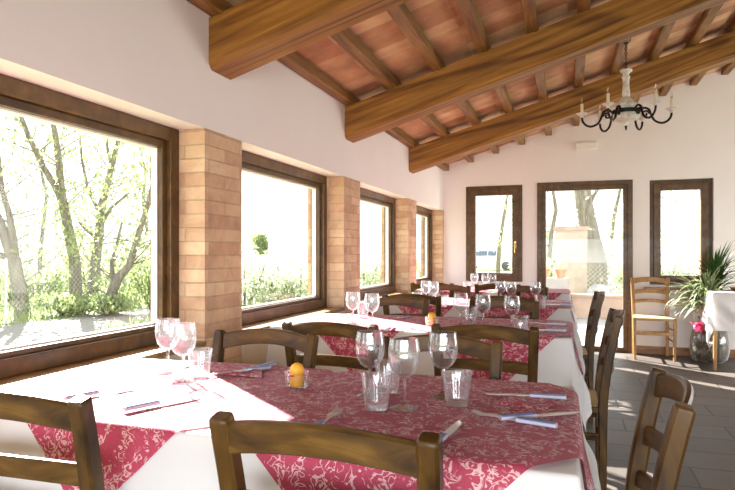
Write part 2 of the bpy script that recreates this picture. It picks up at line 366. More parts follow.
# ------------------------------------------------------------------ the room
XL, XO, XF = -1.49, -1.765, -1.615        # inner face, outer face, frame front of the left wall
YF = 7.514; XR = 4.2; YB = -3.0; SL = 0.298
def roofz(x): return 2.25 + SL * (x - XL)
SILL, LINT = 0.77, 1.69
bays = [(-2.55, -1.15), (-0.82, 0.57), (0.86, 2.236), (2.546, 3.938), (4.283, 5.723), (6.068, 7.43)]

bm = bmesh.new(); box(bm, XO, XR + .3, YB - .3, YF + .3, -0.08, 0)
struct(obj('floor', bm, 'floor'), 'dark brown stone tiled floor under the dining tables', 'floor')

bm = bmesh.new()
prism_y(bm, [(XO, LINT), (XL, LINT), (XL, roofz(XL)), (XO, roofz(XO))], YB - .3, YF + .3)
box(bm, XO, XL, YB - .3, YF + .3, -0.08, SILL - 0.02)
box(bm, XO, XL, YB - .3, bays[0][0], SILL - .02, LINT)
wl = struct(obj('wall_left', bm, 'plaster'), 'pale plastered wall above the row of picture windows', 'wall')
bm = bmesh.new(); ys = [(-1.15, -0.82), (0.57, 0.86), (2.236, 2.546), (3.938, 4.283), (5.723, 6.068), (7.43, 7.512)]
nm = ['behind the camera end', 'beside the near corner of the front table', 'between the first and second picture windows', 'between the second and third picture windows', 'between the third and fourth picture windows', 'narrow, in the corner by the far wall']
for (a, b), t in zip(ys, nm):
    bm = bmesh.new(); box(bm, XO + .002, XL + .004, a, b, 0, LINT)
    struct(obj('brick_pillar', bm, 'brick'), 'tan brick pillar ' + t, 'pillar')
for i, (a, b) in enumerate(bays):
    bm = bmesh.new(); box(bm, XF - .01, XL + .012, a + .001, b - .001, SILL - .02, SILL)
    struct(obj('window_sill', bm, 'brown_wood'), 'wooden inner sill below picture window number %d from the near end' % (i + 1), 'sill')
# cream boarding below the windows
for i, (a, b) in enumerate(bays[2:]):
    bm = bmesh.new(); n = 4; w = (b - a) / n
    for k in range(n): box(bm, XL, XL + .012, a + k * w + .003, a + (k + 1) * w - .003, 0.10, SILL - .025)
    struct(obj('trim_%d' % (i + 1), bm, 'cream'))

def ring_frame(bm, ax, c0, c1, a0, a1, z0, z1, w, wb=None):
    """rectangular frame of bar width w; ax 'x' = lies in a plane of constant x (c0..c1 is its depth)"""
    wb = wb or w
    def b(p0, p1, q0, q1):
        if ax == 'x': box(bm, c0, c1, p0, p1, q0, q1)
        else: box(bm, p0, p1, c0, c1, q0, q1)
    b(a0, a0 + w, z0, z1); b(a1 - w, a1, z0, z1); b(a0 + w, a1 - w, z1 - w, z1); b(a0 + w, a1 - w, z0, z0 + wb)
def bev(o, w=0.004):
    m = o.modifiers.new('edge', 'BEVEL'); m.width = w; m.segments = 2; m.limit_method = 'ANGLE'
    return o
wlab = ['rearmost picture window behind the camera end', 'picture window just behind the front table', 'large brown framed picture window beside the front table', 'brown framed picture window between first and second brick pillars',
        'brown framed picture window beside the third table', 'brown framed picture window nearest the far wall']
for i, (a, b) in enumerate(bays):
    bm = bmesh.new()
    ring_frame(bm, 'x', XF - .10, XF, a, b, SILL, LINT, .058)
    ring_frame(bm, 'x', XF - .085, XF - .022, a + .058, b - .058, SILL + .056, LINT - .058, .03, .02)
    w = bev(obj('window_%d' % (i + 1), bm, 'frame')); struct(w, wlab[i], 'window')
    bm = bmesh.new(); box(bm, XF - .064, XF - .058, a + .08, b - .08, SILL + .07, LINT - .08)
    obj('glass_pane', bm, 'pane', w)
    bm = bmesh.new(); ring_frame(bm, 'x', XF - .076, XF - .046, a + .083, b - .083, SILL + .074, LINT - .085, .01)
    obj('inner_bead', bm, 'steel' if False else 'plastic_white', w)

# far wall with its two windows and the glazed door
DX0, DX1, DZ = -0.348, 0.712, 1.995
LW = (-1.205, -0.521, 0.80, 1.978); RW = (0.889, 1.534, 0.79, 1.982)
bm = bmesh.new()
def wallcol(x0, x1, holes):
    z = 0.0
    for a, b in holes:
        if a > z: box(bm, x0, x1, YF, YF + .3, z, a)
        z = b
    prism_y(bm, [(x0, z), (x1, z), (x1, roofz(x1)), (x0, roofz(x0))], YF, YF + .3)
wallcol(XL, LW[0], []); wallcol(LW[0], LW[1], [(LW[2], LW[3])]); wallcol(LW[1], DX0, []); wallcol(DX0, DX1, [(-.01, DZ)])
wallcol(DX1, RW[0], []); wallcol(RW[0], RW[1], [(RW[2], RW[3])]); wallcol(RW[1], XR, [])
struct(obj('wall_far', bm, 'plaster'), 'far plastered wall with glazed door between two windows', 'wall')

def far_window(name, r, rec, label, handle):
    x0, x1, z0, z1 = r
    y = YF + rec
    bm = bmesh.new(); ring_frame(bm, 'y', y - (0.012 if rec == 0 else 0), y + .07, x0, x1, z0, z1, .05)
    w = bev(obj(name, bm, 'frame')); struct(w, label, 'window')
    bm = bmesh.new(); ring_frame(bm, 'y', y - .03, y + .05, x0 + .045, x1 - .045, z0 + .045, z1 - .045, .075, .06)
    s = bev(obj('sash', bm, 'frame', w))
    bm = bmesh.new(); box(bm, x0 + .115, x1 - .115, y + .008, y + .014, z0 + .10, z1 - .115); obj('glass_pane', bm, 'pane', w)
    if handle:
        hx = x1 - .083; hz = 1.24
        bm = bmesh.new(); box(bm, hx - .012, hx + .012, y - .038, y - .03, hz - .03, hz + .05)
        tube(bm, [(hx, y - .03, hz + .03), (hx, y - .065, hz + .03), (hx, y - .07, hz + .02), (hx, y - .07, hz - .09)], .008)
        obj('handle', bm, 'brass', s, 40)
far_window('window_7', LW, 0.0, 'narrow brown framed window left of the glazed door', True)
far_window('window_8', RW, 0.05, 'brown framed window right of the glazed door behind the straw chair', False)
bm = bmesh.new(); ring_frame(bm, 'y', YF - .012, YF + .10, DX0, DX1, -0.06, DZ, .055, .06)
d = bev(obj('door_1', bm, 'frame')); struct(d, 'brown framed glazed door to the sunny terrace', 'door')
bm = bmesh.new(); ring_frame(bm, 'y', YF + .0, YF + .07, DX0 + .05, DX1 - .05, 0.004, DZ - .05, .052, .05); bev(obj('door_leaf', bm, 'frame', d))
bm = bmesh.new(); box(bm, DX0 + .1, DX1 - .1, YF + .03, YF + .036, .05, DZ - .1); obj('glass_pane', bm, 'pane', d)
bm = bmesh.new(); box(bm, RW[0] - .06, RW[1] + .06, YF - .07, YF, RW[2] - .055, RW[2] - .025); struct(bev(obj('window_sill', bm, 'brown_wood')), 'narrow wooden shelf sill under the far right window', 'sill')
bm = bmesh.new(); box(bm, DX1, XR, YF - .014, YF, 0, .09); box(bm, XL, DX0, YF - .014, YF, 0, .09); struct(obj('baseboard_far', bm, 'brown_wood'))
# right wall and the wall behind the camera, openings added to let in light
bm = bmesh.new(); box(bm, XR, XR + .3, YB - .3, 4.7, 0, roofz(XR)); box(bm, XR, XR + .3, 7.3, YF + .3, 0, roofz(XR)); box(bm, XR, XR + .3, 4.7, 7.3, 0, .2); box(bm, XR, XR + .3, 4.7, 7.3, 2.2, roofz(XR))
struct(obj('wall_right', bm, 'plaster'), 'plastered wall on the side opposite the picture windows', 'wall')
bm = bmesh.new()
for x0, x1, hl in ((XL, -1.1, []), (-1.1, 3.5, [(-.01, 2.1)]), (3.5, XR, [])):
    z = 0 if not hl else hl[0][1]
    prism_y(bm, [(x0, z), (x1, z), (x1, roofz(x1)), (x0, roofz(x0))], YB - .3, YB)
struct(obj('wall_near', bm, 'plaster'), 'plastered wall behind the camera with a wide opening added for light', 'wall')

# roof: terracotta tiles on rafters on beams
bm = bmesh.new(); prism_y(bm, [(XO - .15, roofz(XO - .15)), (XR + .4, roofz(XR + .4)), (XR + .4, roofz(XR + .4) + .08), (XO - .15, roofz(XO - .15) + .08)], YB - .4, YF + .5)
ceil = struct(obj('ceiling', bm, 'pianelle'), 'sloping terracotta tile ceiling on wooden rafters', 'ceiling')
for k in range(19):
    x = XL + .035 + .31 * k
    if x > XR: break
    bm = bmesh.new(); z = roofz(x)
    sweep(bm, [(x, YB, z - .036), (x, YF, z - .036)], .075, .072, ch=.1)
    obj('rafter', bm, 'rafter', ceil)
beamlab = ['behind the camera', 'nearest the camera', 'first one crossing the top of the picture windows side', 'middle one', 'one closest to the far wall']
for i, y in enumerate((-1.2, 0.55, 2.272, 3.962, 5.755)):
    bm = bmesh.new(); pts = []
    x1 = XR; x0 = XL - .02
    prof = [(0.022, 0), (0.178, 0), (.2, .024), (.2, .222), (0, .222), (0, .024)]
    LB = (x1 - x0) * math.sqrt(1 + SL * SL); zo = roofz(x0) - .072 - .222
    def bv(l, a, b_): return (l + SL / math.sqrt(1 + SL * SL) * b_ if l == 0 else l, a, b_ / math.sqrt(1 + SL * SL))
    ra = [bm.verts.new(bv(0, a, b)) for a, b in prof]; rb = [bm.verts.new(bv(LB, a, b)) for a, b in prof]
    bm.faces.new(ra); bm.faces.new(rb[::-1])
    for j in range(6): bm.faces.new((ra[j], rb[j], rb[(j + 1) % 6], ra[(j + 1) % 6]))
    bo = obj('ceiling_beam', bm, 'beam', None, None, (x0, y, zo)); bo.rotation_euler = (0, -math.atan(SL), 0)
    struct(bo, 'heavy honey coloured timber beam, ' + ['behind the camera', 'just above the camera', 'largest seen, over the first brick pillar', 'over the second brick pillar', 'over the third brick pillar, nearest the far wall'][i], 'beam')

# ------------------------------------------------------------------ tables with cloths
TX0, TX1 = -1.478, 0.012
TT = 0.77
def smooth01(t): t = max(0, min(1, t)); return t * t * (3 - 2 * t)
def drape(a, b, x0, x1, y0, y1, off, seed, flare=0.10, amp=0.012, wall=True):
    """cloth coordinates (a, b) on and beyond the table top -> point in space"""
    dx = (a - x1) if a > x1 else (a - x0 if a < x0 else 0.0); dy = (b - y1) if b > y1 else (b - y0 if b < y0 else 0.0)
    ca = min(max(a, x0), x1); cb = min(max(b, y0), y1)
    h = math.hypot(dx, dy)
    if h < 1e-9: return Vector((a, b, TT + off))
    r = 0.010 + off
    sx = (dx > 0) - (dx < 0); sy = (dy > 0) - (dy < 0)
    if sx and sy: ux, uy = dx / h, dy / h
    else: ux, uy = float(sx), float(sy)
    # quarter round, then straight down with a flare
    arc = r * PI / 2
    if h < arc:
        q = h / r; out = r * math.sin(q); dn = r * (1 - math.cos(q))
    else:
        e = h - arc; out = r + e * flare; dn = r + e * math.sqrt(1 - flare * flare)
        ph = (a * 1.0 + b * 1.0)
        if sy > 0 and not sx: out -= e * flare; amp *= .3
        k = smooth01(e / 0.25)
        out += amp * k * (math.sin(ph * 21 + seed) + 0.6 * math.sin(ph * 37 + seed * 2.3)) + amp * k
        if sx and sy: out += 0.03 * k * math.sin(math.atan2(abs(dy), abs(dx)) * 2) * 1.2
    if wall and sx < 0: ux = 0
    return Vector((ca + ux * out, cb + uy * out, TT + off - dn))
def cloth(name, x0, x1, y0, y1, seed, over=0.30):
    bm = bmesh.new(); st = 0.016
    def axis(lo, hi, o0, o1):
        ks = []
        for i in range(int(o0 / st), 0, -1): ks.append(lo - i * st)
        n = int((hi - lo) / 0.05)
        for i in range(n + 1): ks.append(lo + (hi - lo) * i / n)
        for i in range(1, int(o1 / st) + 1): ks.append(hi + i * st)
        # fine rows where the cloth rounds the edge
        for e, sg in ((lo, -1), (hi, 1)):
            for q in (0.004, 0.009):
                if (sg < 0 and o0 > 0) or (sg > 0 and o1 > 0): ks.append(e + sg * q)
        return sorted(ks)
    A = axis(x0, x1, 0, over); B = axis(y0, y1, over, over)
    g = [[bm.verts.new(drape(a, b, x0, x1, y0, y1, 0.0, seed)) for b in B] for a in A]
    for i in range(len(A) - 1):
        for j in range(len(B) - 1): bm.faces.new((g[i][j], g[i + 1][j], g[i + 1][j + 1], g[i][j + 1]))
    return obj(name, bm, 'linen', None, 180)
def overlay(name, cx, cy, h, x0, x1, y0, y1, off, seed):
    """square cover laid as a diamond of half diagonal h"""
    bm = bmesh.new(); s = h * math.sqrt(2); n = int(s / 0.013)
    g = []
    for i in range(n + 1):
        row = []
        for j in range(n + 1):
            p, q = (i / n - .5) * s, (j / n - .5) * s
            a = cx + (p - q) * math.sqrt(.5); b = cy + (p + q) * math.sqrt(.5)
            a = max(a, x0 + 0.002)
            P = drape(a, b, x0, x1, y0, y1, off, seed)
            if P.z > TT + off - 1e-6: P.z += 0.0007 * math.sin(a * 31 + seed) * math.sin(b * 27)
            row.append(bm.verts.new(P))
        g.append(row)
    for i in range(n):
        for j in range(n):
            if (g[i][j].co - g[i + 1][j + 1].co).length > 1e-4: bm.faces.new((g[i][j], g[i + 1][j], g[i + 1][j + 1], g[i][j + 1]))
    bmesh.ops.remove_doubles(bm, verts=bm.verts, dist=2e-5)
    return obj(name, bm, 'damask', None, 180)
tables = [(1.09, 1.80), (2.82, 3.50), (4.33, 5.02), (5.90, 6.58)]
tn = ['front', 'second', 'third', 'fourth']
for i, (y0, y1) in enumerate(tables):
    t = thing('dining_table', 'long dining table under the cloths, %s from the camera' % ['nearest', 'second', 'third', 'farthest'][i], 'table', (0, 0, 0), 0, 'long dining tables')
    t.location = ((TX0 + TX1) / 2, (y0 + y1) / 2, 0); hx = (TX1 - TX0) / 2; hy = (y1 - y0) / 2
    bm = bmesh.new(); box(bm, -hx + .002, hx - .004, -hy + .004, hy - .004, TT - .032, TT - .003); obj('tabletop', bm, 'brown_wood', t)
    bm = bmesh.new(); ring_frame(bm, 'x', 0, 1, 0, 1, 0, 1, .1) if False else None
    box(bm, -hx + .07, hx - .07, -hy + .06, -hy + .08, TT - .10, TT - .034); box(bm, -hx + .07, hx - .07, hy - .08, hy - .06, TT - .10, TT - .034)
    obj('apron', bm, 'brown_wood', t)
    for sx in (-1, 1):
        for sy in (-1, 1):
            bm = bmesh.new(); sweep(bm, [(sx * (hx - .06), sy * (hy - .05), 0), (sx * (hx - .06), sy * (hy - .05), TT - .034)], .045, .045, up=(0, 1, 0)); obj('leg', bm, 'brown_wood', t)
    c = cloth('tablecloth', TX0, TX1, y0, y1, i * 1.7)
    tag(c, 'white tablecloth hanging over the %s dining table' % tn[i], 'tablecloth', 'white tablecloths')
    cy = (y0 + y1) / 2
    for k, (cx, h) in enumerate(((-1.0, .60), (-.345, .645))):
        o = overlay('cloth_overlay', cx, cy + (.02 if k == 0 else 0), h, TX0, TX1, y0, y1, .0042 + .0022 * k, i * 1.7)
        tag(o, 'crimson floral square cover laid diagonally on the %s table, %s' % (tn[i], 'the one by the window' if k == 0 else 'the one at the aisle end'), 'tablecloth', 'crimson floral table covers')
TOP = TT + .0072

# ------------------------------------------------------------------ chairs
def bez(a, b, c, n=8):
    a, b, c = Vector(a), Vector(b), Vector(c)
    return [(a * (1 - t) + b * t) * (1 - t) + (b * (1 - t) + c * t) * t for t in [i / n for i in range(n + 1)]]
def make_chair(mat, label, group):
    """origin on the floor between the rear posts; the sitter faces +y"""
    t = thing('dining_chair', label, 'chair', (0, 0, 0), 0, group)
    def postpos(s, z):
        k = max(0, (z - .44) / .43)
        return Vector((s * (.172 + .014 * k), -.070 * k ** 1.6, z))
    for s in (-1, 1):
        bm = bmesh.new()
        zs = [0, .15, .3, .44, .52, .6, .68, .76, .82, .858, .864, .867]
        sweep(bm, [postpos(s, z) for z in zs], [.032, .033, .034, .036, .037, .037, .037, .037, .037, .037, .035, .029], [.032, .034, .036, .042, .041, .040, .039, .038, .037, .036, .034, .028], up=(0, 1, 0), ch=.16)
        obj('rear_post', bm, mat, t, 40)
        bm = bmesh.new(); sweep(bm, [(s * .192, .347, 0), (s * .196, .344, .25), (s * .198, .342, .455)], [.026, .030, .034], [.026, .030, .034], up=(0, 1, 0), ch=.2); obj('leg', bm, mat, t, 40)
        for z in (.20, .32):
            bm = bmesh.new(); tube(bm, [(s * .174, .0, z), (s * .194, .347, z)], .010); obj('stretcher', bm, mat, t, 40)
        bm = bmesh.new(); sweep(bm, [(s * .172, .0, .435), (s * .196, .342, .435)], .024, .03); obj('seat_rail', bm, mat, t, 40)
    for z in (.285,):
        bm = bmesh.new(); sweep(bm, [(-.192, .346, z), (.192, .346, z)], .016, .036); obj('stretcher', bm, mat, t, 40)
    bm = bmesh.new(); tube(bm, [(-.172, 0, .26), (.172, 0, .26)], .010); obj('stretcher', bm, mat, t, 40)
    # three curved slats: bowed backwards and arched
    for z0, z1, ar in ((.796, .854, .024), (.680, .727, .016), (.580, .620, .012)):
        bm = bmesh.new(); n = 14; rings = []
        yb = lambda z: postpos(1, z).y
        for i in range(n + 1):
            u = i / n * 2 - 1; hw = postpos(1, (z0 + z1) / 2).x
            x = u * hw; yy = -.034 * (1 - u * u); za = z0 + ar * (1 - u * u) * 1.15; zb = z1 + ar * (1 - u * u)
            r = []
            for (dy, z) in ((-.009, za + .003), (-.006, za), (.006, za), (.009, za + .003), (.009, zb - .006), (.004, zb), (-.004, zb), (-.009, zb - .006)):
                r.append(bm.verts.new((x, yb((z0 + z1) / 2) + yy + dy - (z - (z0 + z1) / 2) * .12, z)))
            rings.append(r)
        for a, b in zip(rings, rings[1:]):
            for k in range(8): bm.faces.new((a[k], a[(k + 1) % 8], b[(k + 1) % 8], b[k]))
        bm.faces.new(rings[0][::-1]); bm.faces.new(rings[-1])
        obj('back_slat', bm, 'chair_rail' if mat == 'chair' else mat, t, 35)
    # woven seat, four pillowed triangles
    bm = bmesh.new(); n = 12; g = []
    for i in range(n + 1):
        row = []
        for j in range(n + 1):
            u, v = i / n * 2 - 1, j / n * 2 - 1
            hw = .178 + .026 * (v + 1) / 2 + .0
            z = .452 + .012 * (1 - max(abs(u), abs(v)) ** 3) - .007 * math.exp(-abs(abs(u) - abs(v)) * 14) * (1 if max(abs(u), abs(v)) < 1 else 0)
            row.append(bm.verts.new((u * hw, .015 + (v + 1) / 2 * .344, z)))
        g.append(row)
    for i in range(n):
        for j in range(n): bm.faces.new((g[i][j], g[i + 1][j], g[i + 1][j + 1], g[i][j + 1]))
    ge = bmesh.ops.extrude_face_region(bm, geom=list(bm.faces))
    for v in [v for v in ge['geom'] if isinstance(v, bmesh.types.BMVert)]: v.co.z = .424
    obj('seat', bm, 'straw', t, 40)
    return t
chair0 = make_chair('chair', 'x', 'walnut ladder-back chairs'); used = [False]
def chair(x, y, rz, label, group):
    """x, y: middle of the tops of the rear posts; rz: 0 faces +y"""
    p = Vector((x, y, 0)) + Matrix.Rotation(rz, 3, 'Z') @ Vector((0, .070, 0))
    if not used[0]:
        used[0] = True; chair0.location = p; chair0.rotation_euler = (0, 0, rz); chair0['label'] = label; chair0['group'] = group; return chair0
    return dup(chair0, p, rz, label, group)
g = 'walnut ladder-back chairs round the tables'
W = 'walnut ladder-back chair '
chair(-.388, .908, math.radians(-1), W + 'nearest the camera, its back across the front table', g)
chair(-1.085, .918, math.radians(3), W + 'cut by the picture edge, near side of the front table', g)
chair(-1.022, 1.915, PI + math.radians(-1), W + 'on the far side of the front table beside the first brick pillar', g)
chair(-.40, 1.95, PI + math.radians(2), W + 'behind the three wine glasses of the front table', g)
chair(-.905, 2.225, math.radians(0), W + 'at the near side of the second table by the window', g)
chair(-.305, 2.330, math.radians(2), W + 'at the near side of the second table, aisle end', g)
chair(-1.005, 3.60, PI, W + 'on the far side of the second table by the window', g)
chair(-.355, 3.62, PI + math.radians(-2), W + 'on the far side of the second table, aisle end', g)
chair(-1.00, 3.93, 0, W + 'at the near side of the third table by the window', g)
chair(-.398, 3.93, math.radians(1), W + 'at the near side of the third table, aisle end', g)
chair(-.985, 5.13, PI, W + 'on the far side of the third table by the window', g)
chair(-.35, 5.13, PI, W + 'on the far side of the third table, aisle end', g)
chair(-1.20, 5.50, 0, W + 'at the near side of the fourth table by the window', g)
chair(-.60, 5.50, 0, W + 'at the near side of the fourth table, aisle end', g)
chair(.212, 1.432, PI / 2 - math.radians(1), W + 'at the aisle end of the front table, seen from its side', g)
chair(.222, 3.10, PI / 2, W + 'at the aisle end of the second table', g)
chair(.215, 4.56, PI / 2 + math.radians(2), W + 'at the aisle end of the third table', g)
sc_ = make_chair('pale_chair', 'light honey ladder-back chair with straw seat against the far wall', None)
sc_.location = (.885, YF - .10, 0); sc_.rotation_euler = (0, 0, PI); del_ = None

# ------------------------------------------------------------------ tableware
def goblet():
    t = thing('wine_glass', 'x', 'glass')
    bm = bmesh.new()
    outer = [(.004, .072), (.013, .075), (.024, .083), (.0325, .096), (.0375, .113), (.0385, .130), (.0370, .148), (.0345, .164), (.0340, .168)]
    inner = [(.0326, .168), (.0332, .164), (.0357, .148), (.0372, .130), (.0362, .114), (.0312, .098), (.0228, .0855), (.012, .078), (0, .0765)]
    lathe(bm, outer + inner, 28); obj('bowl', bm, 'glass', t, 60)
    bm = bmesh.new(); lathe(bm, [(0, 0), (.032, 0), (.0335, .0015), (.031, .003), (.018, .005), (.008, .009), (.0048, .018), (.0042, .035), (.0046, .055), (.006, .066), (.0055, .073), (0, .0755)], 24)
    obj('stem', bm, 'solid_glass', t, 60); return t
def tumbler():
    t = tag(None_ if False else bpy.data.objects.new('tumbler', None), 'x', 'glass'); C.objects.link(t)
    bm = bmesh.new()
    lathe(bm, [(0, 0), (.024, 0), (.0265, .003), (.0285, .02), (.031, .045), (.034, .068), (.0365, .080), (.0372, .083), (.036, .084), (.0345, .080), (.032, .068), (.0288, .045), (.0262, .02), (.024, .010), (0, .008)], 72, ribs=18, amp=.022, ribz=(.006, .074))
    o = obj('tumbler_body', bm, 'glass', t, 60)
    o.name = 'fluted_body'
    bm = bmesh.new(); lathe(bm, [(0, .0005), (.0232, .0005), (.0236, .0075), (0, .0078)], 24); obj('thick_base', bm, 'solid_glass', t, 40)
    return t
G0, T0 = goblet(), tumbler(); first = {'g': True, 't': True}
def put(kind, x, y, label, group, rz=0):
    src = G0 if kind == 'g' else T0
    if first[kind]:
        first[kind] = False; src.location = (x, y, TOP); src['label'] = label; src['group'] = group; return src
    return dup(src, (x, y, TOP), rz, label, group)
def putpx(kind, px, py, label, group):
    p = at(px, py, TOP); return put(kind, p.x, p.y, label, group, px)
gw = 'wine glasses on the tables'; gt = 'fluted tumblers on the tables'
putpx('g', 370, 396, 'stemmed wine glass behind the others on the front table, leftmost of the middle three', gw)
putpx('g', 404, 408, 'stemmed wine glass in the middle of three on the front table', gw)
putpx('g', 443, 397, 'stemmed wine glass at the aisle side of three on the front table', gw)
putpx('g', 168, 373, 'stemmed wine glass in the sun beside the picture window, the one nearer the pane', gw)
putpx('g', 183, 381, 'stemmed wine glass in the sun beside the small lit tumbler', gw)
putpx('t', 376.5, 409, 'fluted tumbler in front of the three wine glasses on the front table', gt)
putpx('t', 388, 392, 'fluted tumbler half hidden behind the middle wine glass of the front table', gt)
putpx('t', 457, 405, 'fluted tumbler standing nearest the aisle on the front table', gt)
putpx('t', 200, 377, 'small fluted tumbler in the sun on the front table', gt)
putpx('g', 353, 324, 'wine glass in the sun on the second table, the one nearer the window', gw)
putpx('g', 372, 327, 'wine glass in the sun on the second table, right of its twin', gw)
putpx('t', 363, 317.5, 'fluted tumbler between the two sunlit wine glasses of the second table', gt)
putpx('g', 461, 326, 'wine glass on the second table, leftmost of the aisle-side three', gw)
putpx('g', 483, 328, 'wine glass on the second table, middle of the aisle-side three', gw)
putpx('g', 512, 331, 'wine glass on the second table, closest to the aisle', gw)
putpx('t', 471, 322.5, 'fluted tumbler between two wine glasses on the second table', gt)
putpx('t', 521, 334, 'fluted tumbler on the second table, closest to the aisle', gt)
putpx('g', 426, 303.5, 'wine glass on the third table by the window, leftmost of all there', gw)
putpx('g', 433.5, 305.3, 'wine glass on the third table by the window, right of its twin', gw)
putpx('t', 417, 303.5, 'fluted tumbler left of the window-side wine glasses of the third table', gt)
putpx('t', 443, 307, 'fluted tumbler right of the window-side wine glasses of the third table', gt)
putpx('g', 500.5, 304, 'wine glass on the third table, leftmost of the aisle-side three', gw)
putpx('g', 511, 305, 'wine glass on the third table, middle of the aisle-side three', gw)
putpx('g', 535.6, 305.3, 'wine glass on the third table, closest to the aisle', gw)
putpx('t', 541, 308.3, 'fluted tumbler on the third table, closest to the aisle', gt)
putpx('g', 474.5, 290.5, 'wine glass on the farthest table, leftmost of its three', gw)
putpx('g', 485.5, 290.5, 'wine glass on the farthest table, middle of its three', gw)
putpx('g', 492.5, 292, 'wine glass on the farthest table, rightmost of its three', gw)
putpx('t', 467, 291, 'fluted tumbler on the farthest table near the corner window', gt)

def orange_holder(p, label):
    t = thing('candle_holder', label, 'candle holder', p, 0, 'orange candles in small glass holders'); t.scale = (1.15, 1.15, 1.08)
    bm = bmesh.new(); lathe(bm, [(0, 0), (.022, 0), (.026, .004), (.0285, .018), (.0295, .034), (.030, .042), (.0288, .042), (.028, .034), (.0268, .018), (.024, .007), (0, .005)], 32); obj('glass_cup', bm, 'glass', t, 60)
    bm = bmesh.new(); lathe(bm, [(0, .0055), (.0155, .0055), (.018, .012), (.0185, .022), (.017, .030), (.0145, .034), (.0168, .040), (.0172, .050), (.013, .059), (.005, .064), (0, .065)], 24); c = obj('candle', bm, 'orange', t, 50)
    bm = bmesh.new(); cbox(bm, Vector((-.008, -.0165, .0335)), (.012, .004, .0035)); obj('dark_mark', bm, 'black', c)
orange_holder(at(297, 388, TOP), 'orange two-lobed candle in a small clear glass cup on the front table')
orange_holder(at(432, 326, TOP), 'orange candle in a clear glass cup on the second table')

# cutlery: a fork or knife lying along local +x, handle at the origin end
def cutlery(kind):
    t = bpy.data.objects.new(kind, None); C.objects.link(t); t['category'] = kind
    bm = bmesh.new(); sweep(bm, [(0, 0, .006), (.05, 0, .006), (.088, 0, .006)], [.017, .015, .012], .009, ch=.25); h = obj('handle', bm, 'pearl_handle', t, 40)
    bm = bmesh.new(); sweep(bm, [(.004, 0, .0105), (.05, 0, .0105), (.084, 0, .0105)], [.0145, .0125, .0095], .003, ch=.2); obj('blue_inlay', bm, 'blue_handle', h)
    bm = bmesh.new()
    if kind == 'fork':
        sweep(bm, [(.086, 0, .005), (.105, 0, .004), (.125, 0, .006), (.135, 0, .009)], [.008, .005, .006, .018], .003)
        sweep(bm, [(.135, 0, .009), (.15, 0, .008)], .021, .002)
        for k in range(4):
            y = (k - 1.5) * .0058
            sweep(bm, [(.148, y, .008), (.165, y, .007), (.190, y * .95, .012)], [.0032, .003, .002], .002)
        obj('tines', bm, 'steel', t, 40)
    else:
        sweep(bm, [(.086, 0, .006), (.10, 0, .006), (.14, .001, .006), (.18, .002, .006), (.2, .006, .006)], [.010, .017, .018, .016, .004], .0018, ch=.1)
        obj('blade', bm, 'steel', t, 40)
    return t
F0, K0 = cutlery('fork'), cutlery('knife'); fu = {'fork': True, 'knife': True}
def lay(kind, p0, p1, label):
    """from handle end to tip, two pixels of the picture lying on the table"""
    a = at(p0[0], p0[1], TOP); b = at(p1[0], p1[1], TOP); rz = math.atan2(b.y - a.y, b.x - a.x)
    src = F0 if kind == 'fork' else K0
    a.z = TOP + .001
    if fu[kind]: fu[kind] = False; o = src; o.location = a; o.rotation_euler = (0, 0, rz)
    else: o = dup(src, a, rz)
    o['label'] = label; o['group'] = 'blue-handled forks' if kind == 'fork' else 'blue-handled knives'
    return o
lay('fork', (557, 429), (472, 416), 'blue-handled fork at the aisle end of the front table')
lay('knife', (566, 400), (490, 396), 'blue-handled knife lying beyond the fork at the aisle end of the front table')
lay('knife', (500, 421), (574, 416), 'knife with its blade toward the aisle, just behind the aisle-end fork')
lay('fork', (306, 437), (340, 413), 'fork lying beside the top rail of the nearest chair')
lay('knife', (430, 452), (459, 427), 'knife pointing away beside the right post of the nearest chair')
lay('fork', (275, 365), (243, 374), 'fork lying on the far side of the front table near the orange candle')
lay('knife', (270, 369), (222, 375), 'knife lying next to the far-side fork of the front table')
lay('knife', (124, 412), (180, 401), 'sunlit knife between the window and the nearest chair')
lay('fork', (64, 401), (112, 392), 'sunlit fork near the chair cut by the picture edge')
lay('knife', (212, 357), (168, 372), 'knife by the small tumbler in the sun')
lay('fork', (409, 317), (391, 321), 'fork lying in the middle of the second table')
lay('knife', (566, 332), (535, 331), 'knife at the aisle end of the second table, nearer one')
lay('fork', (566, 325.5), (536, 324.5), 'fork at the aisle end of the second table, farther one')
lay('knife', (386, 332), (396, 326), 'sunlit knife on the near edge of the second table')
lay('knife', (573, 305.5), (552, 305.2), 'knife at the aisle end of the third table, nearer one')
lay('fork', (573, 302.4), (552, 302.2), 'fork at the aisle end of the third table, farther one')
def napkin(quad, label, h=.012):
    bm = bmesh.new(); P = [at(x, y, TOP) for x, y in quad]; n = 10; gg = []
    for i in range(n + 1):
        r = []
        for j in range(n + 1):
            u, v = i / n, j / n
            p = (P[0] * (1 - u) + P[1] * u) * (1 - v) + (P[3] * (1 - u) + P[2] * u) * v
            e = min(u, 1 - u, v, 1 - v); p = p.copy(); p.z = TOP + .001 + h * smooth01(e * 6) * (.6 + .4 * math.sin(u * 5 + v * 3)) * .6 + .0015
            r.append(bm.verts.new(p))
        gg.append(r)
    for i in range(n):
        for j in range(n): bm.faces.new((gg[i][j], gg[i + 1][j], gg[i + 1][j + 1], gg[i][j + 1]))
    ge = bmesh.ops.extrude_face_region(bm, geom=list(bm.faces))
    for v in [v for v in ge['geom'] if isinstance(v, bmesh.types.BMVert)]: v.co.z = TOP + .0008
    tag(obj('napkin', bm, 'damask', None, 60), label, 'napkin', 'folded crimson napkins')
napkin([(495, 404), (545, 410), (560, 403), (512, 392)], 'folded crimson floral napkin under the knife at the aisle end of the front table')
napkin([(212, 374), (262, 378), (262, 371), (222, 367)], 'folded crimson floral napkin on the far side of the front table')

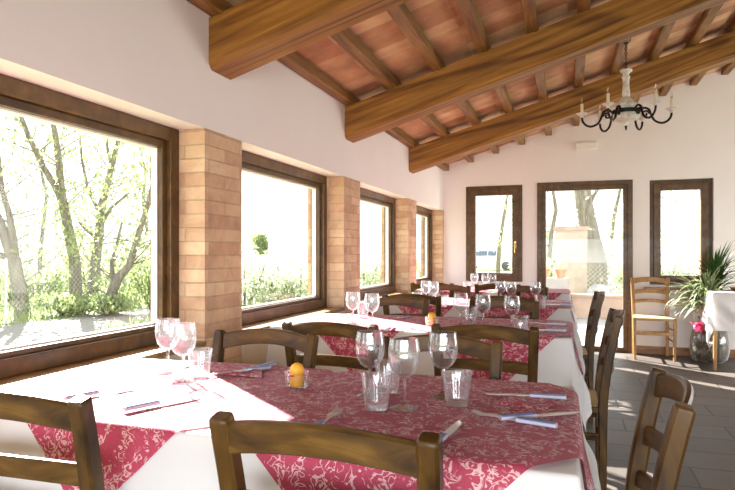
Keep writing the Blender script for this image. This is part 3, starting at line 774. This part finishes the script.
# ------------------------------------------------------------------ chandelier
CH = Vector((.425, 4.92, 0)); d_ = 4.80
ct = far(626, 42, 4.55); hang_top = roofz(ct.x) - .0
t = thing('chandelier', 'six-armed ivory and wrought iron candle chandelier hanging from the sloping ceiling', 'chandelier', (ct.x, ct.y, 0))
def zc(py): return EYE + (HOR - py) / FPX * 4.55
zt = zc(70); s1 = 4.55 / 600
bm = bmesh.new()
lathe(bm, [(0, zt), (.028, zt + .002), (.045, zt - .002), (.043, zt - .012), (.028, zt - .022), (.020, zt - .035), (.022, zt - .045), (.031, zt - .052), (.029, zt - .06), (.024, zt - .07), (.023, zt - .11), (.026, zt - .15), (.030, zt - .19), (.024, zt - .205),
           (.030, zt - .212), (.045, zt - .225), (.055, zt - .245), (.075, zt - .258), (.080, zt - .27), (.066, zt - .285), (.060, zt - .30), (.078, zt - .315), (.092, zt - .335), (.095, zt - .36), (.085, zt - .378), (.05, zt - .39), (.02, zt - .398), (.014, zt - .41), (.006, zt - .435), (0, zt - .44)], 28)
obj('turned_body', bm, 'ivory', t, 40)
bm = bmesh.new(); lathe(bm, [(.094, zt - .305), (.099, zt - .305), (.101, zt - .33), (.099, zt - .335), (.094, zt - .335)], 28); lathe(bm, [(.0, zt - .398), (.012, zt - .41), (.005, zt - .455), (0, zt - .46)], 12)
obj('iron_ring', bm, 'black', t, 40)
ztop = roofz(ct.x) - .004
bm = bmesh.new(); lathe(bm, [(0, ztop), (.04, ztop), (.042, ztop - .03), (.032, ztop - .065), (.010, ztop - .08), (0, ztop - .08)], 16); obj('ceiling_rose', bm, 'black', t, 40)
bm = bmesh.new(); nl = 12
for k in range(nl):
    z = ztop - .05 - (ztop - .05 - zt) * (k + .5) / nl; hl = (ztop - .05 - zt) / nl * .62
    pts = [(math.cos(a) * .008 * (k % 2), math.cos(a) * .008 * (1 - k % 2), z + math.sin(a) * hl) for a in [j * PI / 5 for j in range(11)]]
    tube(bm, pts, .0028, 6, False)
obj('chain', bm, 'black', t, 60)
R = .315
a0 = math.radians(3)
zb = zt - .33
for k in range(6):
    a = a0 + k * PI / 3; ca, sa = math.cos(a), math.sin(a)
    def P(r, z): return (r * ca, r * sa, z)
    bm = bmesh.new()
    pts = [P(.095, zb + .01), P(.125, zb + .035), P(.16, zb + .02), P(.175, zb - .02), P(.200, zb - .065), P(.245, zb - .085), P(.283, zb - .075), P(.309, zb - .045), P(R, zb - .012)]
    sm = []
    for i in range(len(pts) - 1):
        p0, p1, p2, p3 = [Vector(pts[max(0, min(len(pts) - 1, i + q))]) for q in (-1, 0, 1, 2)]
        for q in range(4):
            u = q / 4; sm.append(.5 * ((2 * p1) + (p2 - p0) * u + (2 * p0 - 5 * p1 + 4 * p2 - p3) * u * u + (3 * p1 - p0 - 3 * p2 + p3) * u ** 3))
    sm.append(Vector(pts[-1])); tube(bm, sm, .0085, 8)
    # scroll curl near the body
    sc = [P(.135 + .028 * (1 - i / 22) * math.cos(i * .42), zb - .012 + .028 * (1 - i / 22) * math.sin(i * .42)) for i in range(19)]; tube(bm, sc, .0075, 6)
    arm = obj('arm', bm, 'black', t, 60)
    bm = bmesh.new(); c = (R * ca, R * sa, zb - .014)
    lathe(bm, [(0, 0), (.012, 0), (.014, .014), (.03, .022), (.042, .030), (.043, .034), (.03, .031), (.014, .030), (.013, .036), (0, .036)], 20, c); cup = obj('drip_cup', bm, 'ivory', arm, 40)
    bm = bmesh.new(); lathe(bm, [(0, .032), (.011, .032), (.0105, .105), (.009, .108), (0, .108)], 14, c); obj('candle_sleeve', bm, 'candle', arm, 40)
    bm = bmesh.new(); lathe(bm, [(0, .106), (.006, .108), (.0085, .120), (.0065, .137), (.0025, .152), (0, .158)], 12, c); obj('bulb', bm, 'solid_glass', arm, 60)

bm = bmesh.new(); box(bm, .095, .328, YF - .035, YF, 2.365, 2.45)
e = bev(obj('emergency_light', bm, 'plastic_white'), .008); tag(e, 'small white emergency light box high on the far wall', 'emergency light')

# ------------------------------------------------------------------ corner: side table, glass vase with plants
TC = (1.335, 6.66, 0)
t = thing('side_table', 'small square side table with wooden legs in the far corner', 'table', (1.335 + .36, 6.64 + .34, 0))
bm = bmesh.new(); box(bm, -.34, .34, -.32, .32, .735, .762); obj('tabletop', bm, 'pale_chair', t)
for sx in (-1, 1):
    for sy in (-1, 1):
        bm = bmesh.new(); sweep(bm, [(sx * .32, sy * .30, 0), (sx * .31, sy * .29, .735)], [.028, .042], [.028, .042], up=(0, 1, 0)); obj('leg', bm, 'pale_chair', t)
cx0, cx1, cy0, cy1 = 1.335 + .02, 1.335 + .70, 6.66, 7.30
bm = bmesh.new(); st = .02; nx, ny = 60, 58; gg = []
def drop(b, side): return 0
for i in range(nx + 1):
    r = []
    for j in range(ny + 1):
        a = cx0 - .40 + (cx1 - cx0 + .76) * i / nx; b = cy0 - .38 + (cy1 - cy0 + .52) * j / ny
        p = drape(a, b, cx0, cx1, cy0, cy1, 0.0, 3.3, .03, .012, False); p.z -= .003 - .0
        if b < cy0 or a < cx0: p.z = min(p.z, TT) 
        r.append(bm.verts.new(p))
    gg.append(r)
for i in range(nx):
    for j in range(ny): bm.faces.new((gg[i][j], gg[i + 1][j], gg[i + 1][j + 1], gg[i][j + 1]))
tag(obj('tablecloth', bm, 'linen', None, 180), 'white tablecloth with long pleated drop on the corner side table', 'tablecloth')
bm = bmesh.new(); lathe(bm, [(0, 0), (.15, 0), (.17, .01), (.18, .03), (.172, .03), (.16, .012), (0, .010)], 32, (1.335 + .42, 7.0, TT)); tag(obj('serving_tray', bm, 'brown_wood', None, 40), 'round brown wooden tray on the corner side table', 'tray')

VC = Vector((1.425, 7.17, 0))
t = thing('glass_vase', 'big bellied glass vase standing on the floor behind the side table', 'vase', VC)
bm = bmesh.new(); lathe(bm, [(0, 0), (.13, 0), (.165, .03), (.188, .12), (.188, .22), (.165, .33), (.12, .40), (.10, .44), (.115, .48), (.110, .48), (.094, .44), (.113, .395), (.158, .325), (.181, .22), (.181, .12), (.158, .035), (.12, .008), (0, .008)], 36); obj('vase_body', bm, 'vase_glass', t, 60)
bm = bmesh.new()
for k in range(60):
    a = random.uniform(0, 2 * PI); r = random.uniform(0, .15); a2 = a + random.uniform(-1, 1)
    tube(bm, [(r * math.cos(a), r * math.sin(a), .015), (r * .8 * math.cos(a2), r * .8 * math.sin(a2), .22), (.05 * math.cos(a2), .05 * math.sin(a2), .5)], random.uniform(.006, .013), 6)
tag(obj('dry_stems', bm, 'stem_brown', None, 60, VC), 'bundle of brown stems inside the big glass vase', 'stems', None, None)
def blade(bm, base, az, ln, tilt, w, droop, seg=7):
    d0 = Vector((math.cos(az), math.sin(az), 0)); s = Vector((-d0.y, d0.x, 0)); p = Vector(base); ang = tilt; prev = None
    for i in range(seg + 1):
        u = i / seg; ww = w * (math.sin(PI * min(1, u * .85 + .15)) ** .8) * (1 - u ** 6) / 2 + .0006
        q = d0 * math.sin(ang) + Vector((0, 0, math.cos(ang)))
        nrm = d0 * math.cos(ang) - Vector((0, 0, math.sin(ang)))
        cur = (bm.verts.new(p + s * ww), bm.verts.new(p - nrm * ww * .35), bm.verts.new(p - s * ww))
        if prev: bm.faces.new((prev[0], prev[1], cur[1], cur[0])); bm.faces.new((prev[1], prev[2], cur[2], cur[1]))
        prev = cur; p = p + q * ln / seg; ang += droop / seg
pt = thing('palm_plant', 'spiky dark green palm-like plant rising beside the far right window', 'plant', (1.50, 7.20, .30))
bm = bmesh.new(); tube(bm, [(-.03, 0, -.2), (.0, -.01, .2), (-.01, 0, .62)], [.022, .018, .014]); obj('stem', bm, 'bark', pt, 60)
bm = bmesh.new()
for k in range(150):
    az = random.uniform(0, 2 * PI); hh = random.uniform(.42, .66)
    L0 = random.uniform(.30, .46)
    if math.sin(az) > .25: L0 *= .55
    blade(bm, (-.01, 0, hh), az, L0, random.uniform(.05, 1.3), .024, random.uniform(.1, .9))
obj('fronds', bm, 'leaf_dark', pt)
fp = thing('trailing_plant', 'pale variegated leafy plant arching out of the big glass vase', 'plant', VC + Vector((-.03, -.06, .56)))
bm = bmesh.new()
for k in range(190):
    az = random.uniform(PI * .7, PI * 1.75); rr = random.uniform(0, .12)
    blade(bm, (rr * math.cos(az), rr * math.sin(az), random.uniform(-.05, .22)), az, random.uniform(.20, .42), random.uniform(.1, 1.2), random.uniform(.014, .030), random.uniform(.6, 2.2))
obj('leaves', bm, 'leaf_cream', fp)
bm = bmesh.new()
for k in range(60):
    az = random.uniform(PI * .6, PI * 1.8)
    blade(bm, (0, 0, random.uniform(0, .1)), az, random.uniform(.2, .42), random.uniform(.2, 1.0), random.uniform(.008, .016), random.uniform(.8, 2.2))
obj('green_leaves', bm, 'leaf_dark', fp)
fc = at(699, 327, .46) ; fc = Vector((1.275, 6.93, .40))
ft = thing('pink_flower', 'bright pink flower drooping from the rim of the glass vase', 'flower', fc)
bm = bmesh.new()
for k in range(22):
    blade(bm, (random.uniform(-.02, .02), random.uniform(-.02, .02), random.uniform(-.02, .02)), random.uniform(0, 2 * PI), random.uniform(.05, .085), random.uniform(.2, 2.4), .055, random.uniform(.2, 1.2), 4)
obj('petals', bm, 'pink', ft)
bm = bmesh.new(); tube(bm, [(0, 0, 0), (.05, .08, .06), (.13, .2, .08)], .004, 6); obj('stem', bm, 'leaf_dark', ft)

# ------------------------------------------------------------------ outdoors
GZ = -0.12
bm = bmesh.new(); box(bm, -120, 60, -40, 140, GZ - .1, GZ); struct(obj('ground', bm, 'ground'), 'grassy ground outside the windows', 'ground')
bm = bmesh.new(); box(bm, -9.2, -7.2, -6, 34, GZ - .02, GZ + .012); struct(obj('path', bm, 'gravel'), 'pale gravel track along the wire fence', 'path')
bm = bmesh.new(); box(bm, -2.6, 4.5, YF + .3, 12.2, GZ - .02, -.02); struct(obj('terrace', bm, 'terrace'), 'pale paved terrace outside the glazed door', 'terrace')

def leaves(bm, c, rad, n, size, flat=1.0):
    c = Vector(c)
    for _ in range(n):
        while True:
            v = Vector((random.uniform(-1, 1), random.uniform(-1, 1), random.uniform(-1, 1)))
            if v.length <= 1: break
        p = c + Vector((v.x * rad, v.y * rad, v.z * rad * flat)); s = size * random.uniform(.6, 1.3)
        e = Euler((random.uniform(0, PI), random.uniform(0, PI), random.uniform(0, 2 * PI))).to_matrix()
        q = [(-.5, 0, 0), (0, -.22, .05), (.5, 0, 0), (0, .22, .05)]
        bm.faces.new([bm.verts.new(p + e @ (Vector(k) * s)) for k in q])
def tree(stems, label, name='deciduous_tree', leafn=7, lsize=.12, mat='leaf', top=6.2, grp='trees beyond the wire fence', thick=0.72):
    """stems: list of (points, radii); twigs and leaves are grown along them"""
    base = Vector(stems[0][0][0]); base.z = GZ
    t = thing(name, label, 'tree', base, 0, grp)
    bt = bmesh.new(); bl = bmesh.new()
    for pts, rad in stems:
        pts = [Vector(p) - base for p in pts]; rad = [q * thick for q in rad]; tube(bt, pts, rad, 8)
        n = len(pts)
        for i in range(1, n):
            for k in range(3 if i > 1 else 1):
                a = pts[i - 1].lerp(pts[i], random.random()); az = random.uniform(0, 2 * PI)
                ln = random.uniform(.7, 1.6); dv = Vector((math.cos(az), math.sin(az), random.uniform(.1, .9))).normalized()
                b = a + dv * ln * .5 + Vector((0, 0, .05)); c = a + dv * ln + Vector((random.uniform(-.2, .2), random.uniform(-.2, .2), random.uniform(.0, .4)))
                c.z = min(c.z, top); b.z = min(b.z, top)
                r0 = min(rad[i] * .35, .017); tube(bt, [a, b, c], [r0, r0 * .6, r0 * .25], 5)
                for q in range(2):
                    dd = b.lerp(c, random.random()); ee = dd + Vector((random.uniform(-.5, .5), random.uniform(-.5, .5), random.uniform(-.1, .5)))
                    tube(bt, [dd, ee], [r0 * .3, r0 * .12], 4); leaves(bl, ee, .30, leafn, lsize)
                leaves(bl, c, .35, leafn * 2, lsize); leaves(bl, b, .25, leafn, lsize)
    obj('trunk', bt, 'bark', t, 60); obj('foliage', bl, mat, t)
def P(px, py, d): return far(px, py, d)
def st(pl, d, r0, r1, d1=None):
    n = len(pl); d1 = d1 or d
    pts = [P(x, y, d + (d1 - d) * i / (n - 1)) for i, (x, y) in enumerate(pl)]
    return pts, [r0 + (r1 - r0) * i / (n - 1) for i in range(n)]
D = 13.0
def basept(px, d): return (px, HOR + (EYE - GZ) / d * FPX)
tree([st([basept(23, 12), (21, 300), (14, 260), (5, 236), (-4, 215), (-14, 170), (-20, 120)], 12, .22, .07), st([(17, 275), (14, 243), (9, 213), (2, 190), (-2, 150)], 12, .12, .05), st([(14, 262), (-8, 250), (-30, 215)], 12, .1, .04)], 'leafy tree with forked trunk at the picture edge behind the fence')
tree([st([basept(77, 13), (76, 300), (75, 262), (69, 232), (64, 208), (61, 190), (59, 161), (55, 133), (51, 112), (47, 90)], 13, .20, .05), st([(64, 210), (58, 191), (44, 168), (28, 135), (18, 108), (10, 85)], 13, .11, .05), st([(74, 245), (66, 236), (62, 225)], 13, .07, .03)], 'leafy tree with the darkest curved trunk seen through the large window')
tree([st([basept(92, 14), (92, 300), (95, 266), (99, 236), (102, 204), (106, 190), (112, 165), (120, 135), (126, 110)], 14, .20, .05), st([(99, 228), (111, 208), (130, 192)], 14, .07, .03), st([(101, 215), (88, 190), (82, 160), (79, 131)], 14, .06, .03), st([(111, 168), (107, 145), (108, 128)], 14, .05, .03), st([(98, 240), (84, 228), (79, 222)], 14, .05, .03)], 'leafy tree splitting into two pale upper stems, middle of the large window')
tree([st([basept(110, 12.5), (112, 292), (119, 277), (129, 266), (136, 243), (148, 204), (156, 170)], 12.5, .17, .05), st([(113, 290), (112, 262), (118, 240), (122, 222)], 12.5, .07, .03)], 'leaning tree with slanted trunk close to the large window frame')
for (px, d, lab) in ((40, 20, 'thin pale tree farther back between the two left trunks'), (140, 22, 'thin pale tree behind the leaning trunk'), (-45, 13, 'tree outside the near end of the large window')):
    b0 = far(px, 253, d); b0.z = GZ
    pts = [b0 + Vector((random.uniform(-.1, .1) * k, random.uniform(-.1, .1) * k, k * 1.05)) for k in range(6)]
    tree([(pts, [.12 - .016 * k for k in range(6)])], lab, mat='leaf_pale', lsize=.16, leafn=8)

def shrub(c, r, h, n, size, label, mat='leaf', grp=None, name='garden_shrub'):
    t = thing(name, label, 'shrub', (c[0], c[1], GZ), 0, grp); bm = bmesh.new()
    for k in range(9):
        a = random.uniform(0, 2 * PI); rr = random.uniform(0, r * .6)
        leaves(bm, (rr * math.cos(a), rr * math.sin(a), random.uniform(.25, .75) * h), r * .6, n // 9, size, h / r * .45)
    obj('foliage', bm, mat, t)
    bm = bmesh.new()
    for k in range(5):
        a = k * 1.3; tube(bm, [(0, 0, 0), (r * .3 * math.cos(a), r * .3 * math.sin(a), h * .5), (r * .5 * math.cos(a), r * .5 * math.sin(a), h * .85)], [.03, .02, .008], 5)
    obj('stem', bm, 'bark', t)
pos12 = ['at the near picture edge', 'at the foot of the forked trunk', 'between the forked and the dark curved trunk', 'low one before the dark curved trunk', 'behind the middle trunks', 'at the foot of the leaning trunk', 'beside the window frame behind the leaning trunk', 'low one between the middle and leaning trunks']
for k, (px, d, r, h) in enumerate(((-20, 12.6, .9, .8), (12, 14.5, 1.0, 1.0), (42, 14.5, .9, .9), (62, 12.2, .7, .55), (88, 15.5, 1.1, 1.3), (126, 14.4, 1.0, 1.0), (152, 13, .9, 1.2), (104, 12, .6, .5))):
    shrub(far(px, 253, d), r, h, 1300, .10, 'green bush outside the large window, ' + pos12[k], 'leaf', 'bushes seen through the large window')
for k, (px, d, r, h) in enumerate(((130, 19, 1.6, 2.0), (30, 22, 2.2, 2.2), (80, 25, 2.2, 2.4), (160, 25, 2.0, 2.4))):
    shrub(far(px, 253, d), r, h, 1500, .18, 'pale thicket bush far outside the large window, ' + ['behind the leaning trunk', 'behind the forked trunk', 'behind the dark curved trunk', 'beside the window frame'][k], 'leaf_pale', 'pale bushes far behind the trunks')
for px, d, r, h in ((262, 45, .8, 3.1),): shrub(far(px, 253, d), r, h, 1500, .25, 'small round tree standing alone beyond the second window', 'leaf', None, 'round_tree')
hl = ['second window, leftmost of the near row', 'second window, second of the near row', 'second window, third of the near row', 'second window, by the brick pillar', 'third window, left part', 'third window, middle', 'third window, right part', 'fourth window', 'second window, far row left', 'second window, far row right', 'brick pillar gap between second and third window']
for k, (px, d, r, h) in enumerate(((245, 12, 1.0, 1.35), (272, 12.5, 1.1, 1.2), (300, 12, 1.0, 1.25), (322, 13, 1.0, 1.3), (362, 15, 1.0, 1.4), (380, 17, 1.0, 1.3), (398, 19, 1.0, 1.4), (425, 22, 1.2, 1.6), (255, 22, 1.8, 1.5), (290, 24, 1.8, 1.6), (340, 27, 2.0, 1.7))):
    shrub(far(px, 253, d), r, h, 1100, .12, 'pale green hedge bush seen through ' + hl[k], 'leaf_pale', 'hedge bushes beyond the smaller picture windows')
# grass tufts as one uncountable stuff
bm = bmesh.new()
for _ in range(9000):
    d = random.uniform(9.3, 16); px = random.uniform(-60, 440); p = far(px, 253, d)
    if -9.3 < p.x < -7.1: continue
    p.z = GZ; a = random.uniform(0, 2 * PI); h = random.uniform(.06, .28); w = .012
    s = Vector((math.cos(a), math.sin(a), 0)) * w; lean = Vector((random.uniform(-.08, .08), random.uniform(-.08, .08), h))
    bm.faces.new([bm.verts.new(p + s), bm.verts.new(p - s), bm.verts.new(p + lean)])
tag(obj('grass', bm, 'leaf'), 'tall loose grass growing around the tree trunks', 'grass', None, 'stuff')

# chain link fence between the track and the trees
def link_fence(a, b, h, label, step=.105, r=.0028):
    a, b = Vector(a), Vector(b); ln = (b - a).length; ux = (b - a) / ln
    t = thing('wire_fence', label, 'fence', a)
    bm = bmesh.new(); n = int(ln / step); m = int(h / step)
    def q(i, j): return ux * i * step + Vector((0, 0, j * step + .04))
    for i in range(n):
        for j in range(m):
            for (p0, p1) in ((q(i, j), q(i + 1, j + 1)), (q(i + 1, j), q(i, j + 1))):
                s = Vector((0, 0, r)); nn = ux * r
                bm.faces.new([bm.verts.new(p0 - nn), bm.verts.new(p0 + nn), bm.verts.new(p1 + nn), bm.verts.new(p1 - nn)])
    obj('wire_mesh', bm, 'fence', t)
    k = 0
    while k <= ln:
        bm = bmesh.new(); tube(bm, [ux * k, ux * k + Vector((0, 0, h + .12))], .022, 6); obj('post', bm, 'fence', t); k += 2.6
link_fence((-9.6, 3, GZ), (-9.6, 22, GZ), 1.05, 'chain link wire fence on thin posts in front of the trees')

# garden beyond the glazed door
Y0 = 11.4
bm = bmesh.new(); box(bm, .05, 6, 11.5, 11.75, GZ, .36); box(bm, .0, 6, 11.46, 11.79, .36, .40)
tag(obj('garden_wall', bm, 'lowwall'), 'low pale brick garden wall closing the terrace', 'garden wall')
bm = bmesh.new(); box(bm, -1.3, .02, 11.2, 11.75, GZ, .70); tag(bev(obj('planter_box', bm, 'terrace'), .02), 'white rendered planter block left of the low garden wall', 'planter')
for k, x in enumerate((-.42, -.12, -.72)):
    p = thing('flower_pot', 'small terracotta pot with pale flowers on the white planter, %s' % ('middle one', 'one nearest the gate post', 'one farthest from the gate post')[k], 'flower pot', (x, 11.4, .70), 0, 'terracotta pots on the white planter')
    bm = bmesh.new(); lathe(bm, [(0, 0), (.07, 0), (.10, .14), (.11, .15), (.11, .17), (.095, .17), (.085, .14), (0, .13)], 20); obj('pot', bm, 'terracotta', p, 40)
    bm = bmesh.new(); leaves(bm, (0, 0, .24), .12, 60, .07); obj('flowers', bm, 'leaf_cream', p)
g0, g1 = far(556, 253, 13.2), far(586, 253, 13.2)
bm = bmesh.new(); box(bm, g0.x, g1.x, 13.2, 13.8, GZ, 1.62); box(bm, g0.x - .05, g1.x + .05, 13.15, 13.85, 1.62, 1.70)
tag(obj('gate_post', bm, 'lowwall'), 'pale brick gate post with flat capstone in front of the big tree', 'gate post')
tb = far(592, 253, 15.5); tb.z = GZ
def bp(px, py): return far(px, py, 15.5)
tree([([tb, bp(594, 262), bp(589, 235), bp(583, 205), bp(580, 175), bp(578, 140)], [.40, .32, .26, .24, .22, .18]), ([bp(588, 205), bp(594, 195), bp(601, 185)], [.08, .05, .03]), ([bp(582, 180), bp(600, 165), bp(612, 158)], [.1, .07, .04])],
     'big grey trunked tree just outside the glazed door', 'large_tree', 1, .15, 'leaf_pale', 9, None, 1.0)
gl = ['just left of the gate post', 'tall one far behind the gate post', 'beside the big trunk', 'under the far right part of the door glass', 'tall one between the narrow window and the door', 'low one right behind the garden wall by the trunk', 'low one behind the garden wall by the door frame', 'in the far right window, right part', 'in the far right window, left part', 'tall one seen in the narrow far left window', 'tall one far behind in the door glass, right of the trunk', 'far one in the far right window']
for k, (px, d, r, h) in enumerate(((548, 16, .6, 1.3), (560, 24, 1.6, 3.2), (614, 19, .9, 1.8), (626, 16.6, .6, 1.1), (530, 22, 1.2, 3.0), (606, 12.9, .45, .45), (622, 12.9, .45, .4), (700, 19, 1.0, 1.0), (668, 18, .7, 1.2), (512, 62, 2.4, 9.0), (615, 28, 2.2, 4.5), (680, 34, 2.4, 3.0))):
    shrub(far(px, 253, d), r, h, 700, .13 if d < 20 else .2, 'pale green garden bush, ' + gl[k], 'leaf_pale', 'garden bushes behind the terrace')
link_fence((.15, 14.6, GZ), (2.6, 14.6, GZ), 1.3, 'short chain link fence behind the low garden wall', .1, .004)
bm = bmesh.new(); bmesh.ops.create_icosphere(bm, subdivisions=3, radius=.28, matrix=Matrix.Translation((.62, 12.9, .25)))
for v in bm.verts: v.co += Vector((random.uniform(-.02, .02), random.uniform(-.02, .02), random.uniform(-.02, .02))); v.co.z = max(v.co.z, GZ) if v.co.z > 0 else v.co.z * 1.2
tag(obj('boulder', bm, 'stone', None, 60), 'grey boulder beside the foot of the gate post', 'boulder')
for pl, d, lab in (([(498, 262), (500, 240), (504, 215), (508, 190), (510, 165)], 24, 'slim leafy tree in the right part of the narrow far left window'),
                   ([(549, 262), (551, 235), (556, 210), (552, 185), (548, 160)], 21, 'slim leafy tree left of the gate post in the door glass'),
                   ([(612, 262), (611, 240), (614, 215), (620, 190), (617, 165)], 22, 'slim leafy tree right of the big trunk in the door glass'),
                   ([(640, 262), (645, 235), (652, 210), (656, 190), (650, 165)], 19, 'slim leafy tree at the left edge of the far right window')):
    b0 = far(pl[0][0], 253, d); b0.z = GZ
    tree([([b0] + [far(x, y, d) for x, y in pl], [.11, .10, .085, .07, .05, .03])], lab, leafn=6, lsize=.13, mat='leaf', top=7, grp='slim garden trees beyond the terrace', thick=1.0)
# rail fence seen in the far right window
rf = thing('rail_fence', 'pale two-rail fence seen through the far right window', 'fence', (1.5, 15.5, GZ))
for z in (.62, 1.24):
    bm = bmesh.new(); tube(bm, [(0, 0, z), (8, 0, z)], .03, 6); obj('rail', bm, 'fence', rf)
for k in range(6):
    bm = bmesh.new(); tube(bm, [(k * 1.5, 0, 0), (k * 1.5, 0, 1.35)], .04, 6); obj('post', bm, 'fence', rf)
# parked white car in the far left window
cw = far(507, 253, 44)
ct_ = thing('parked_car', 'white car parked beyond the narrow far left window', 'car', (cw.x - 1.3, cw.y, GZ))
prof = [(-2.0, .3), (-2.05, .75), (-1.85, .98), (-1.25, 1.05), (-.9, 1.48), (.2, 1.56), (.95, 1.5), (1.55, 1.10), (2.0, .95), (2.1, .7), (2.05, .3)]
prof = [(-x, z) for x, z in prof]
bm = bmesh.new(); a = [bm.verts.new((x, -.8 + (.12 if z > 1.2 else 0), z)) for x, z in prof]; b = [bm.verts.new((x, .8 - (.12 if z > 1.2 else 0), z)) for x, z in prof]
bm.faces.new(a); bm.faces.new(b[::-1])
for k in range(len(prof)): bm.faces.new((a[k], b[k], b[(k + 1) % len(prof)], a[(k + 1) % len(prof)]))
obj('body', bm, 'carwhite', ct_)
for x0, x1 in ((-.85, -.05), (.03, .75)):
    bm = bmesh.new(); v = [bm.verts.new(q) for q in ((x0 - (.25 if x0 < -.5 else 0), -.83, 1.08), (x1 + (.2 if x1 > .5 else 0), -.83, 1.08), (x1, -.71, 1.42), (x0, -.71, 1.42), (x0 - (.25 if x0 < -.5 else 0), -.80, 1.08), (x1 + (.2 if x1 > .5 else 0), -.80, 1.08), (x1, -.68, 1.42), (x0, -.68, 1.42))]
    for f in ((0, 1, 2, 3), (7, 6, 5, 4), (0, 4, 5, 1), (1, 5, 6, 2), (2, 6, 7, 3), (3, 7, 4, 0)): bm.faces.new([v[i] for i in f])
    obj('side_window', bm, 'carglass', ct_)
for x in (-1.25, 1.3):
    for y in (-.74, .74):
        bm = bmesh.new(); b2 = bmesh.new(); lathe(b2, [(0, -.1), (.2, -.1), (.32, -.08), (.33, 0), (.32, .08), (.2, .1), (0, .1)], 24); merge(bm, b2, Matrix.Translation((x, y, .33)) @ Matrix.Rotation(PI / 2, 4, 'X')); obj('wheel', bm, 'rubber', ct_, 40)
